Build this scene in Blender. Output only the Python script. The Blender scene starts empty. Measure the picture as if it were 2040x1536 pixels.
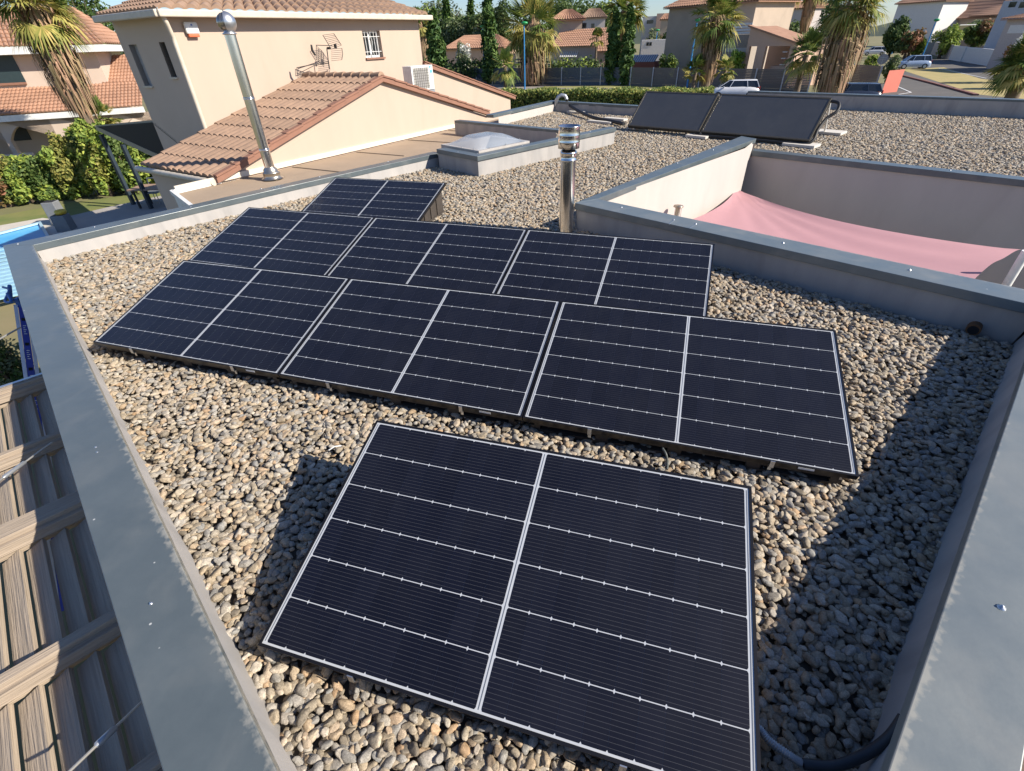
import bpy, bmesh, math, random
from math import sin, cos, pi, radians, sqrt, atan2
from mathutils import Vector, Matrix
random.seed(7)
scene = bpy.context.scene

# ------------------------------------------------------------------ camera
CA, CB, CC = 0.9486, 0.0299, 0.3043
CAM = Vector((0.3994, -1.4105, 1.9277)); FPX = 959.6
RM = (Matrix.Rotation(CC, 3, 'Z') @ Matrix.Rotation(CB, 3, 'Y') @ Matrix.Rotation(CA, 3, 'X'))
cam_d = bpy.data.cameras.new('camera'); cam = bpy.data.objects.new('camera', cam_d)
scene.collection.objects.link(cam)
cam.matrix_world = Matrix.Translation(CAM) @ RM.to_4x4()
cam_d.sensor_width = 36; cam_d.lens = FPX / 2040 * 36; cam_d.clip_start = 0.05; cam_d.clip_end = 2000
scene.camera = cam

# ------------------------------------------------------------------ light
SUN_AZ, SUN_EL = radians(0.5), radians(34)          # measured from +X, counter-clockwise
w = bpy.data.worlds.new('World'); scene.world = w; w.use_nodes = True
nt = w.node_tree; nt.nodes.clear()
sky = nt.nodes.new('ShaderNodeTexSky'); sky.sky_type = 'NISHITA'; sky.sun_disc = False
sky.sun_elevation = SUN_EL; sky.sun_rotation = pi / 2 - SUN_AZ
sky.air_density = 1.0; sky.dust_density = 0.25; sky.ozone_density = 2.6
bg = nt.nodes.new('ShaderNodeBackground'); bg.inputs[1].default_value = 0.072
wo = nt.nodes.new('ShaderNodeOutputWorld')
tint = nt.nodes.new('ShaderNodeMix'); tint.data_type = 'RGBA'; tint.blend_type = 'MULTIPLY'; tint.inputs[0].default_value = 1; tint.inputs[7].default_value = (.88, .98, 1.20, 1)
nt.links.new(sky.outputs[0], tint.inputs[6]); nt.links.new(tint.outputs[2], bg.inputs[0]); nt.links.new(bg.outputs[0], wo.inputs[0])
sd = bpy.data.lights.new('sun', 'SUN'); sd.energy = 5.0; sd.angle = radians(0.5); sd.color = (1.0, 0.915, 0.79)
so = bpy.data.objects.new('sun', sd); scene.collection.objects.link(so)
sv = Vector((cos(SUN_EL) * cos(SUN_AZ), cos(SUN_EL) * sin(SUN_AZ), sin(SUN_EL)))
so.rotation_euler = (-sv).to_track_quat('-Z', 'Y').to_euler(); so.location = (20, 0, 30)
scene.view_settings.view_transform = 'Standard'; scene.view_settings.look = 'None'
scene.view_settings.exposure = 0.74; scene.view_settings.gamma = 1
scene.cycles.max_bounces = 6; scene.cycles.transparent_max_bounces = 12

# ------------------------------------------------------------------ surveying (photo pixel -> real point)
def ray(x, y): return RM @ Vector(((x - 1020) / FPX, -(y - 768) / FPX, -1.0))
def at(x, y, z=0.0):
    d = ray(x, y); return CAM + d * ((z - CAM.z) / d.z)
def atD(x, y, D):
    d = ray(x, y); return CAM + d * (D / math.hypot(d.x, d.y))
def onwall(p, q, x, y):
    n = Vector((-(q.y - p.y), q.x - p.x)); d = ray(x, y)
    t = (n.x * (p.x - CAM.x) + n.y * (p.y - CAM.y)) / (n.x * d.x + n.y * d.y); return CAM + d * t
def facing(b, x, y):
    v = Vector((b.x - CAM.x, b.y - CAM.y)); return onwall(b, b + Vector((-v.y, v.x, 0)), x, y)
GZ = -3.0

# ------------------------------------------------------------------ objects
COL = scene.collection
class MB:
    def __init__(s): s.v = []; s.f = []; s.m = []; s.s = []; s.uv = None
    def add(s, vs, fs, m=0, smooth=False):
        o = len(s.v); s.v += [tuple(v) for v in vs]
        for f in fs: s.f.append([i + o for i in f]); s.m.append(m); s.s.append(smooth)
    def poly(s, vs, m=0): s.add(vs, [list(range(len(vs)))], m)
    def box(s, c, size, m=0, rz=0.0, mat=None, rx=0.0, taper=1.0):
        hx, hy, hz = size[0] / 2, size[1] / 2, size[2] / 2
        R = mat if mat is not None else Matrix.Rotation(rz, 3, 'Z') @ Matrix.Rotation(rx, 3, 'X')
        vs = []
        for z in (-hz, hz):
            k = taper if z > 0 else 1
            for x, y in ((-hx, -hy), (hx, -hy), (hx, hy), (-hx, hy)):
                vs.append(Vector(c) + R @ Vector((x * k, y * k, z)))
        s.add(vs, [(3, 2, 1, 0), (4, 5, 6, 7), (0, 1, 5, 4), (1, 2, 6, 5), (2, 3, 7, 6), (3, 0, 4, 7)], m)
    def bar(s, a, b, w, h, m=0, up=Vector((0, 0, 1))):
        a = Vector(a); b = Vector(b); d = b - a; L = d.length; d.normalize()
        x = d.cross(up)
        if x.length < 1e-4: x = d.cross(Vector((1, 0, 0)))
        x.normalize(); z = x.cross(d)
        s.box((a + b) / 2, (w, L, h), m, mat=Matrix((x, d, z)).transposed())
    def tube(s, pts, r, n=10, m=0, caps=True, smooth=True):
        pts = [Vector(p) for p in pts]; N = len(pts)
        rs = r if isinstance(r, (list, tuple)) else [r] * N
        vs = []; prev = None
        for i, p in enumerate(pts):
            t = (pts[min(i + 1, N - 1)] - pts[max(i - 1, 0)])
            if t.length < 1e-7: t = Vector((0, 0, 1))
            t.normalize()
            if prev is None:
                u = t.cross(Vector((0, 0, 1)))
                if u.length < 1e-3: u = t.cross(Vector((1, 0, 0)))
            else: u = prev - t * prev.dot(t)
            u.normalize(); prev = u; wv = t.cross(u)
            for k in range(n):
                a = 2 * pi * k / n; vs.append(p + (u * cos(a) + wv * sin(a)) * rs[i])
        fs = [(i * n + k, i * n + (k + 1) % n, (i + 1) * n + (k + 1) % n, (i + 1) * n + k) for i in range(N - 1) for k in range(n)]
        s.add(vs, fs, m, smooth)
        if caps:
            s.add(vs[:n], [list(range(n))[::-1]], m); s.add(vs[-n:], [list(range(n))], m)
    def lathe(s, c, prof, n=24, m=0, smooth=True):
        c = Vector(c); vs = [c + Vector((r * cos(2 * pi * k / n), r * sin(2 * pi * k / n), z)) for r, z in prof for k in range(n)]
        fs = [(i * n + k, i * n + (k + 1) % n, (i + 1) * n + (k + 1) % n, (i + 1) * n + k) for i in range(len(prof) - 1) for k in range(n)]
        s.add(vs, fs, m, smooth)
    def prism(s, base, h, m=0):
        "base: ring of points, extruded by vector h"
        n = len(base); h = Vector(h); vs = [Vector(b) for b in base] + [Vector(b) + h for b in base]
        s.add(vs, [list(range(n))[::-1], list(range(n, 2 * n))] + [(i, (i + 1) % n, n + (i + 1) % n, n + i) for i in range(n)], m)
    def build(s, name, mats, parent=None, label=None, cat=None, group=None, kind=None, bevel=0.0, fix=False):
        me = bpy.data.meshes.new(name); me.from_pydata(s.v, [], s.f); 
        if not isinstance(mats, (list, tuple)): mats = [mats]
        for mm in mats: me.materials.append(mm)
        me.polygons.foreach_set('material_index', s.m); me.polygons.foreach_set('use_smooth', s.s)
        me.update()
        if fix:
            b = bmesh.new(); b.from_mesh(me); bmesh.ops.remove_doubles(b, verts=b.verts, dist=1e-5); bmesh.ops.recalc_face_normals(b, faces=b.faces); b.to_mesh(me); b.free()
        o = bpy.data.objects.new(name, me); COL.objects.link(o)
        if parent is not None: o.parent = parent; o.matrix_parent_inverse = parent.matrix_world.inverted() if False else Matrix.Identity(4)
        tag(o, label, cat, group, kind)
        if bevel:
            bv = o.modifiers.new('bevel', 'BEVEL'); bv.width = bevel; bv.segments = 2; bv.limit_method = 'ANGLE'; bv.angle_limit = radians(40)
        return o
def tag(o, label=None, cat=None, group=None, kind=None):
    if label: o['label'] = label
    if cat: o['category'] = cat
    if group: o['group'] = group
    if kind: o['kind'] = kind
    return o
def empty(name, label, cat, group=None, loc=(0, 0, 0), rz=0.0):
    o = bpy.data.objects.new(name, None); COL.objects.link(o); o.location = loc; o.rotation_euler = (0, 0, rz); o.empty_display_size = 0.1
    return tag(o, label, cat, group)
def copy_tree(o, parent=None):
    c = o.copy(); COL.objects.link(c); c.parent = parent
    for ch in KIDS.get(o.name, [x for x in bpy.data.objects if x.parent == o]): copy_tree(ch, c)
    return c
KIDS = {}

# ------------------------------------------------------------------ materials
MATS = {}
def M(name, c1, c2=None, scale=8.0, rough=0.6, metal=0.0, bump=0.0, bscale=60.0, coat=0.0, island=0.0, spec=0.5, stain=0.0, sscale=2.0, dirt=(0.12, 0.10, 0.08), trans=0.0, stretch=None, rvar=0.0, rot=0.0, specks=0.0, band=None):
    if name in MATS: return MATS[name]
    m = bpy.data.materials.new(name); m.use_nodes = True; t = m.node_tree; N = t.nodes; L = t.links
    b = N['Principled BSDF']; b.inputs['Roughness'].default_value = rough; b.inputs['Metallic'].default_value = metal
    b.inputs['Specular IOR Level'].default_value = spec
    if coat: b.inputs['Coat Weight'].default_value = coat; b.inputs['Coat Roughness'].default_value = 0.05
    c2 = c2 or tuple(x * 0.8 for x in c1)
    tc = N.new('ShaderNodeTexCoord'); co = tc.outputs['Object']
    if stretch:
        mp = N.new('ShaderNodeMapping'); mp.inputs['Scale'].default_value = stretch; mp.inputs['Rotation'].default_value = (0, 0, rot); mp.vector_type = 'TEXTURE' if rot else 'POINT'; L.new(co, mp.inputs[0]); co = mp.outputs[0]
    no = N.new('ShaderNodeTexNoise'); no.inputs['Scale'].default_value = scale; no.inputs['Detail'].default_value = 5; no.inputs['Roughness'].default_value = 0.65
    L.new(co, no.inputs[0])
    mr = N.new('ShaderNodeMapRange'); mr.inputs[1].default_value = 0.3; mr.inputs[2].default_value = 0.7; L.new(no.outputs[0], mr.inputs[0])
    mx = N.new('ShaderNodeMix'); mx.data_type = 'RGBA'; mx.inputs[6].default_value = (*c1, 1); mx.inputs[7].default_value = (*c2, 1)
    L.new(mr.outputs[0], mx.inputs[0]); col = mx.outputs[2]
    if stain:
        n2 = N.new('ShaderNodeTexNoise'); n2.inputs['Scale'].default_value = sscale; n2.inputs['Detail'].default_value = 7; n2.inputs['Distortion'].default_value = 0.6; L.new(co, n2.inputs[0])
        r2 = N.new('ShaderNodeMapRange'); r2.inputs[1].default_value = 0.5; r2.inputs[2].default_value = 0.75; r2.inputs[4].default_value = stain; L.new(n2.outputs[0], r2.inputs[0])
        m2 = N.new('ShaderNodeMix'); m2.data_type = 'RGBA'; L.new(r2.outputs[0], m2.inputs[0]); L.new(col, m2.inputs[6]); m2.inputs[7].default_value = (*dirt, 1); col = m2.outputs[2]
    if band:    # dust gathered along an edge: (origin, direction across, width)
        og, dr_, wd__ = band; g0_ = N.new('ShaderNodeTexCoord'); sb_ = N.new('ShaderNodeVectorMath'); sb_.operation = 'SUBTRACT'; sb_.inputs[1].default_value = tuple(og); L.new(g0_.outputs['Object'], sb_.inputs[0])
        dt_ = N.new('ShaderNodeVectorMath'); dt_.operation = 'DOT_PRODUCT'; dt_.inputs[1].default_value = tuple(dr_); L.new(sb_.outputs[0], dt_.inputs[0])
        n5 = N.new('ShaderNodeTexNoise'); n5.inputs['Scale'].default_value = 34; n5.inputs['Detail'].default_value = 6; L.new(g0_.outputs['Object'], n5.inputs[0])
        ad_ = N.new('ShaderNodeMath'); ad_.operation = 'MULTIPLY_ADD'; ad_.inputs[1].default_value = wd__ * 2.6; L.new(n5.outputs[0], ad_.inputs[0]); L.new(dt_.outputs['Value'], ad_.inputs[2])
        rb_ = N.new('ShaderNodeMapRange'); rb_.inputs[1].default_value = wd__ * 1.15; rb_.inputs[2].default_value = wd__ * 1.75; rb_.inputs[3].default_value = .75; rb_.inputs[4].default_value = 0; L.new(ad_.outputs[0], rb_.inputs[0])
        mb_ = N.new('ShaderNodeMix'); mb_.data_type = 'RGBA'; L.new(rb_.outputs[0], mb_.inputs[0]); L.new(col, mb_.inputs[6]); mb_.inputs[7].default_value = (.33, .32, .28, 1); col = mb_.outputs[2]
    if specks:  # small droppings and lichen spots
        vo = N.new('ShaderNodeTexVoronoi'); vo.inputs['Scale'].default_value = 9; L.new(co, vo.inputs[0]); rs_ = N.new('ShaderNodeMapRange'); rs_.inputs[1].default_value = .035; rs_.inputs[2].default_value = .05; rs_.inputs[3].default_value = specks; rs_.inputs[4].default_value = 0; L.new(vo.outputs['Distance'], rs_.inputs[0])
        sp_ = N.new('ShaderNodeSeparateColor'); L.new(vo.outputs['Color'], sp_.inputs[0]); gt_ = N.new('ShaderNodeMath'); gt_.operation = 'GREATER_THAN'; gt_.inputs[1].default_value = .72; L.new(sp_.outputs[0], gt_.inputs[0]); mm__ = N.new('ShaderNodeMath'); mm__.operation = 'MULTIPLY'; L.new(gt_.outputs[0], mm__.inputs[0]); L.new(rs_.outputs[0], mm__.inputs[1])
        ms_ = N.new('ShaderNodeMix'); ms_.data_type = 'RGBA'; L.new(mm__.outputs[0], ms_.inputs[0]); L.new(col, ms_.inputs[6]); ms_.inputs[7].default_value = (.6, .6, .57, 1); col = ms_.outputs[2]
    if island:
        g = N.new('ShaderNodeNewGeometry'); hs = N.new('ShaderNodeHueSaturation'); 
        r3 = N.new('ShaderNodeMapRange'); r3.inputs[3].default_value = 1 - island; r3.inputs[4].default_value = 1 + island; L.new(g.outputs['Random Per Island'], r3.inputs[0])
        L.new(r3.outputs[0], hs.inputs['Value']); L.new(col, hs.inputs['Color']); col = hs.outputs[0]
        if island > 0.3:
            r4 = N.new('ShaderNodeMapRange'); r4.inputs[3].default_value = 0.53; r4.inputs[4].default_value = 0.47; L.new(g.outputs['Random Per Island'], r4.inputs[0]); L.new(r4.outputs[0], hs.inputs['Hue'])
    L.new(col, b.inputs['Base Color'])
    if rvar:
        r5 = N.new('ShaderNodeMapRange'); r5.inputs[3].default_value = rough - rvar; r5.inputs[4].default_value = rough + rvar; L.new(no.outputs[0], r5.inputs[0]); L.new(r5.outputs[0], b.inputs['Roughness'])
    if bump:
        n3 = N.new('ShaderNodeTexNoise'); n3.inputs['Scale'].default_value = bscale; n3.inputs['Detail'].default_value = 4; L.new(co, n3.inputs[0])
        bp = N.new('ShaderNodeBump'); bp.inputs['Strength'].default_value = bump; bp.inputs['Distance'].default_value = 0.02; L.new(n3.outputs[0], bp.inputs['Height']); L.new(bp.outputs[0], b.inputs['Normal'])
    if trans:   # leaf translucency
        tr = N.new('ShaderNodeBsdfTranslucent'); L.new(col, tr.inputs[0]); ms = N.new('ShaderNodeMixShader'); ms.inputs[0].default_value = trans
        L.new(b.outputs[0], ms.inputs[1]); L.new(tr.outputs[0], ms.inputs[2]); L.new(ms.outputs[0], N['Material Output'].inputs['Surface'])
    MATS[name] = m; return m
coping_m = M('coping_paint', (0.088, 0.110, 0.121), (0.112, 0.135, 0.145), scale=3.5, rough=0.36, metal=0.15, bump=0.06, bscale=14, stain=0.30, sscale=4.0, dirt=(0.26, 0.26, 0.24), rvar=0.12)
membrane_m = M('membrane', (0.40, 0.375, 0.35), (0.31, 0.30, 0.29), scale=3, rough=0.75, bump=0.12, bscale=8, stain=0.35, sscale=6, dirt=(0.20, 0.19, 0.18), stretch=(1, 1, 0.25))
render_m = M('render_cream', (0.47, 0.435, 0.40), (0.435, 0.40, 0.37), scale=2, rough=0.9, bump=0.1, bscale=120, stain=0.30, sscale=2.2, dirt=(0.36, 0.32, 0.29), stretch=(1, 1, .3))
peach_m = M('render_peach', (0.475, 0.375, 0.30), (0.44, 0.345, 0.275), scale=0.8, rough=0.95, bump=0.15, bscale=150, stain=0.28, sscale=1.3, dirt=(0.38, 0.29, 0.225), stretch=(1, 1, .35))
peachl_m = M('render_beige', (0.56, 0.46, 0.375), (0.51, 0.41, 0.33), scale=0.8, rough=0.95)
alu_black = M('frame_black', (0.018, 0.018, 0.022), rough=0.35, metal=0.5)
alu_m = M('aluminium', (0.62, 0.63, 0.65), rough=0.35, metal=0.9)
galv_m = M('galvanised', (0.50, 0.52, 0.54), (0.42, 0.44, 0.46), scale=20, rough=0.4, metal=0.7)
steel_m = M('stainless', (0.78, 0.76, 0.74), (0.60, 0.58, 0.56), scale=14, rough=0.19, metal=1.0, bump=0.03, bscale=9, rvar=0.07, stretch=(1, 1, 0.15))
white_m = M('white_paint', (0.78, 0.78, 0.76), rough=0.5)
cream_m = M('cream_paint', (0.60, 0.53, 0.43), rough=0.5)
tray_m = M('tray_plastic', (0.045, 0.038, 0.032), (0.065, 0.052, 0.042), scale=12, rough=0.55, bump=0.05)
black_m = M('black_rubber', (0.015, 0.015, 0.017), rough=0.6)
dark_m = M('dark_void', (0.012, 0.012, 0.014), rough=0.9)
glass_m = M('dark_glass', (0.02, 0.025, 0.03), rough=0.06, spec=0.8)
# ================================================================== OUR FLAT ROOF
UPV = Vector((0, 0, 1))
def XY(p, z): return Vector((p.x, p.y, z))
house = empty('flat_roofed_house', 'grey flat roofed house covered in gravel with dark metal copings', 'house')
# --- plan points
P1i0 = at(66, 488, .20); P1i1 = at(552, 1536, .30); P1o0 = at(5.5, 489, .20); P1o1 = at(323.6, 1536, .30)
P3a = at(1951, 1000, .30); P3b = at(1768, 1536, .30)
def isect(a, b, c, d):
    r = b - a; s = d - c; den = r.x * s.y - r.y * s.x; t = ((c.x - a.x) * s.y - (c.y - a.y) * s.x) / den
    return Vector((a.x + r.x * t, a.y + r.y * t, a.z))
e1 = (P1i1 - P1i0); e1.z = 0; e1.normalize(); e2 = Vector((-e1.y, e1.x, 0))
S_i = isect(P1i0, P1i1, P3b, P3a); S_i.z = .30
W3 = 0.245
P4o = at(2040, 603, .30); P4f = at(1145.5, 404, .30)
P4ib = at(1190, 396, .30); P4ib2 = at(2040, 577.6, .30)
C34i = isect(P4f, P4o, P3b, P3a); C34i.z = .30
S_o = S_i - e2 * 0.245 + e1 * W3; S_o.z = .30
C34o = C34i + e1 * W3 * 1.0 + e2 * 0.29; C34o.z = .30
def strip(name, ti, to, z_drop=0.075, mat=None):
    "coping: ti/to lists of inner/outer top points"
    m = MB(); n = len(ti); lo = Vector((0, 0, -z_drop))
    ln = (ti[-1] - ti[0]); side = (to[0] - ti[0]).normalized()
    ti2 = [p + lo for p in ti]; to2 = [p + lo for p in to]
    bi = [p + side * 0.012 + Vector((0, 0, 0.0)) for p in ti]
    for i in range(n - 1):
        m.poly([ti[i], ti[i + 1], to[i + 1], to[i]]); m.poly([ti2[i], ti2[i + 1], ti[i + 1], ti[i]]); m.poly([to[i], to[i + 1], to2[i + 1], to2[i]])
        m.poly([to2[i], to2[i + 1], ti2[i + 1], ti2[i]])
    m.poly([ti[0], to[0], to2[0], ti2[0]]); m.poly([ti[-1], ti2[-1], to2[-1], to[-1]])
    o = m.build(name, [mat or coping_m], house, fix=True, bevel=0.004)
    return o
_sm = MB(); _sm.lathe((0, 0, 0), [(0, .010), (.005, .010), (.006, .004), (.012, .0025), (.013, -.001)], 12)
_so = _sm.build('screw', [alu_m]); SCREW = _so.data; bpy.data.objects.remove(_so)
def screw_row(parent, pts):
    for p in pts:
        o = bpy.data.objects.new('screw', SCREW); COL.objects.link(o); o.parent = parent; o.location = p
CPK = dict(scale=3.5, rough=0.36, metal=0.15, bump=0.06, bscale=14, stain=0.20, sscale=4.0, dirt=(0.26, 0.26, 0.24), rvar=0.12, specks=.8)
cop1 = M('coping_dusty_edge', (0.088, 0.110, 0.121), (0.112, 0.135, 0.145), band=(P1i0, -e2, .045), **CPK)
cop3 = M('coping_weathered', (0.15, 0.175, 0.185), (0.19, 0.21, 0.21), band=(P3a, e1, .03), **dict(CPK, stain=.55, sscale=3))
c1 = strip('coping', [P1i0, P1i1, S_i], [P1o0, P1o1, S_o], mat=cop1)
# seams on the left coping
def seam(parent, a, b, w=0.006, m=alu_m):
    s = MB(); s.bar(a + Vector((0, 0, .001)), b + Vector((0, 0, .001)), w, 0.003); s.build('seam', [m], parent)
screw_row(c1, [at(x, y, z + .0) for x, y, z in ((45, 526, .20), (68, 580, .21), (97, 652, .225), (136, 756, .245), (192, 893, .265), (195, 903, .265), (302, 1204, .285), (35, 486, .20))])
seam(c1, at(140, 917, .268), at(243, 880, .268))
P2i1 = at(875, 303, .30); P2o1 = at(872, 297, .30)
P2i1 = P1i0 + (at(852, 300, .30) - P1i0)
bxf = at(951, 312, .32); bxl = at(883, 303, .32)
P2 = [at(66, 488, .20), at(360, 420.5, .20), at(580, 370, .205), at(878, 304, .215)]
P2w = 0.22
nd = (P2[2] - P2[0]); nd.z = 0; nd.normalize(); nn = Vector((-nd.y, nd.x, 0))
P2out = [at(5.5, 489, .20)] + [p + nn * P2w for p in P2[1:]]
c2 = strip('coping', P2, P2out)
screw_row(c2, [at(188, 452, .20), at(380, 412, .20), at(520, 376, .203), at(526, 377, .203), at(636, 352, .207), at(773, 322, .212)])
c3 = strip('coping', [S_i + UPV * .002, C34i + UPV * .002], [S_o + UPV * .002, C34o + UPV * .002], mat=cop3)
screw_row(c3, [at(1995, 1210, .303)])
P5e_i = at(1489, 290.2, .30); P5e_o = at(1482.6, 273.3, .30)
P4c = at(1146, 385, .30)
c4 = strip('coping', [P4f - UPV * .001, C34i - UPV * .001], [P4ib - UPV * .001, C34o - UPV * .001], mat=M('coping_mottled', (0.12, 0.15, 0.165), (0.17, 0.19, 0.195), band=(P4ib, -e2, .03), **dict(CPK, stain=.5)))
screw_row(c4, [at(1238, 413, .30), at(1342, 438, .30), at(1386, 446, .30), at(1560, 484, .30), at(1812, 538, .30)])
seam(c4, at(1333, 447, .30), at(1345, 437, .30)); seam(c4, at(1374, 455, .30), at(1387, 446, .30))
P5o1 = at(1477, 271, .30); P5i1 = at(1507, 276, .30)
c5 = strip('coping', [P4ib, P5i1], [P4f + Vector((-.0, .0, 0)), P5o1])
screw_row(c5, [at(1260, 356, .30), at(1349, 325, .30), at(1420, 298, .30)])
# P6 : far side of the patio
Z6 = 0.10
P6a = at(1489, 299, Z6); P6b = at(2040, 358.8, Z6); d6 = (P6b - P6a).normalized(); n6 = Vector((-d6.y, d6.x, 0)); 
P6b = P6a + d6 * 9.5
c6 = strip('coping', [P6a, P6b], [P6a + n6 * .24, P6b + n6 * .24], z_drop=0.09)
screw_row(c6, [at(1893, 339, Z6)])
# skylight box copings
bq = [at(951, 312, .32), at(1228, 254, .32)]           # right side of the box, top inner (toward gravel)
db = (bq[1] - bq[0]); db.z = 0; db.normalize(); nb = Vector((-db.y, db.x, 0))
BXL = (bq[1] - bq[0]).length
bW = 1.18
bx0 = bq[0]; bx1 = bq[0] + db * BXL; bx2 = bx0 + nb * bW
c7 = strip('coping', [bx0, bx1], [bx0 + nb * .20 + db * .2, bx1 + nb * .20])
c8 = strip('coping', [bx0 + UPV * .001, bx2 + UPV * .001], [bx0 + nb * .20 + db * .2 + UPV * .001, bx2 + db * .2 + UPV * .001])
screw_row(c7, [at(951, 306, .32), at(1040, 290, .32), at(1175, 262, .32)]); screw_row(c8, [at(912, 303, .32)])
# far-left wing : low coping behind the skylight (dark strip) and outer copings
f0 = at(905, 240, .32); f1 = at(1232, 268, .32); f1 = bx0 + db * 0
fa = at(905, 240, .30); fb = at(1108, 259, .30)
df = (fb - fa).normalized(); nf = Vector((-df.y, df.x, 0))
c9 = strip('coping', [fa, fb + df * .25], [fa + nf * .2, fb + df * .25 + nf * .2], z_drop=.06)
g0 = at(983, 228.8, .28); g1 = at(1103.8, 201.7, .28); g2 = at(1267, 211, .25)
dg = (g1 - g0).normalized(); dh = (g2 - g1).normalized()
c10 = strip('coping', [g0, g1], [g0 + Vector((-dg.y, dg.x, 0)) * .25, g1 + Vector((-dg.y, dg.x, 0)) * .25 + dg * .25])
g3 = g1 + dh * 5.9
c11 = strip('coping', [g1 + UPV * .002, g3], [g1 + Vector((-dg.y, dg.x, 0)) * .25 + dg * .25 + UPV * .002, g3 + Vector((-dh.y, dh.x, 0)) * .25])
screw_row(c10, [at(1020, 222, .28), at(1060, 213, .28)])
h0 = at(1490, 181.5, .38); h1 = at(2040, 199, .38); dh2 = (h1 - h0).normalized(); h1 = h0 + dh2 * 16
nh = Vector((-dh2.y, dh2.x, 0))
c12 = strip('coping', [h0, h1], [h0 + nh * .25, h1 + nh * .25], z_drop=.05)
# --- membranes (upstands)
def upstand(a, b, za=None, drop=0.02, base=None, mm=membrane_m, zb=-0.09, n=24, wob=0.006, name='upstand'):
    "wrinkled sheet from the coping underside down to the gravel"
    m = MB(); vs = []; rnd = random.Random(hash((round(a.x, 2), round(b.y, 2))) & 0xffff)
    R = 4; base = base or (a, b); L = (b - a).length; nrm = Vector((-(b - a).y, (b - a).x, 0)).normalized()
    n = max(2, int(L * 5))
    for j in range(R + 1):
        k = j / R
        for i in range(n + 1):
            t = i / n; top = a.lerp(b, t) - UPV * 0.05; bot = XY(base[0].lerp(base[1], t), zb)
            p = top.lerp(bot, k); p += nrm * (rnd.uniform(-1, 1) * wob * (0.3 + k)) if 0 < i < n else Vector((0, 0, 0)); vs.append(p)
    fs = [(j * (n + 1) + i, j * (n + 1) + i + 1, (j + 1) * (n + 1) + i + 1, (j + 1) * (n + 1) + i) for j in range(R) for i in range(n)]
    m.add(vs, fs, 0, True); return m.build(name, [mm], house)
i1 = lambda p, v, k: p + v * k
nP1 = -e2 * .03; 
upstand(P1i0 + nP1, S_i + nP1, base=(P1i0 + e2 * .03, S_i + e2 * .025))
upstand(P2[0] + nn * .012, P2[1] + nn * .012, base=(P2[0] - nn * .02, P2[1] - nn * .02)); upstand(P2[1] + nn * .012, P2[2] + nn * .012, base=(P2[1] - nn * .02, P2[2] - nn * .02)); upstand(P2[2] + nn * .012, P2[3] + nn * .012, base=(P2[2] - nn * .02, P2[3] - nn * .02))
upstand(S_i + e1 * .03, C34i + e1 * .03, base=(S_i + e1 * .01, at(2013.4, 682.6, -.02)))
upstand(C34i + e2 * .03, P4f + e2 * .03, base=(at(2013.4, 682.6, -.02), P4f + e2 * .02))
upstand(P4f - e1 * -.02, P5o1 + e1 * .03)
upstand(bx2 + db * .03, bx0 + db * .03 + nb * .03); upstand(bx0 + nb * .03 + db * .03, bx1 + nb * .03)
upstand(g1, g3); upstand(h0, h1); upstand(fa, fb)
# body of the house: walls below the copings, patio walls, roof deck
def wallq(a, b, z0, z1, mi=0): m.poly([XY(a, z0), XY(b, z0), XY(b, z1), XY(a, z1)], mi)
for (wa_, wb_, wz_) in ((P1o0 + e2 * .02, S_o + e2 * .02, .15), (S_o - e1 * .02, C34o - e1 * .02, .24), (P2out[0] - nn * .02, P2out[3] - nn * .02, .15), (g0 + nf * .2, g1 + nf * .2, .2), (g1 + e2 * .2, g3 + e2 * .2, .2), (h0 + nh * .2, h1 + nh * .2, .33)):
    m = MB(); wallq(wa_, wb_, GZ, wz_); m.build('outer_wall', [render_m], house)
m = MB()
wallq(P4ib - e2 * .02, C34o - e2 * .02, GZ, .24)
wallq(P4ib - e1 * .03, P5e_i + e2 * .25 - e1 * .03, GZ, .26)
wallq(P6a + n6 * .03, P6b + n6 * .03, GZ, Z6 - .03)
m.build('patio_wall', [render_m], house)
wq = MB(); pe = P5i1; wq.poly([XY(P5i1, -.05), XY(P5o1, -.05), XY(P5o1, .25), XY(P5i1, .25)]); wq.poly([XY(P5i1 - e1 * .03, -.05), XY(P5e_i - e1 * .03, -.05), XY(P5e_i - e1 * .03, .26), XY(P5i1 - e1 * .03, .26)]); wq.build('wall_end', [render_m], house)
# roof deck under the gravel
K1 = at(88, 515, 0)
bxc = [XY(bx0, 0), XY(bx2, 0)]
ring = [XY(P2[0], 0) + nn * .03 + e2 * .012, XY(S_i, 0) + e1 * .02 + e2 * .012, at(2013.4, 682.6, 0) + e1 * .03, XY(P4f, 0) + e2 * .02, XY(P5o1, 0) + e1 * .02,
        XY(P5i1, 0), XY(P6a, 0) + n6 * .24, XY(P6b, 0) + n6 * .24, XY(h1, 0), XY(h0, 0), XY(g3, 0) + e1 * .05, XY(g1, 0), XY(g0, 0) + e1 * .02, XY(fa, 0) + nf * .2,
        XY(fb, 0) + nf * .2 + df * .3, XY(bx1, 0) + db * .05 + nb * .2, XY(bx1, 0) + db * .05, XY(bx0, 0) + nb * .04 + db * .03, XY(bx2, 0) + db * .03 + nb * .1, XY(P2[3], 0) + nn * .03, XY(P2[2], 0) + nn * .03, XY(P2[1], 0) + nn * .03]
gd = M('gravel_bed', (0.16, 0.135, 0.105), (0.10, 0.085, 0.07), scale=30, rough=0.95)
from mathutils.geometry import tessellate_polygon
dk = MB(); dk.add([p - UPV * .055 for p in ring], [t[::-1] for t in tessellate_polygon([[Vector((p.x, p.y, 0)) for p in ring]])]); dk.build('roof_deck', [gd], house)
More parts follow.
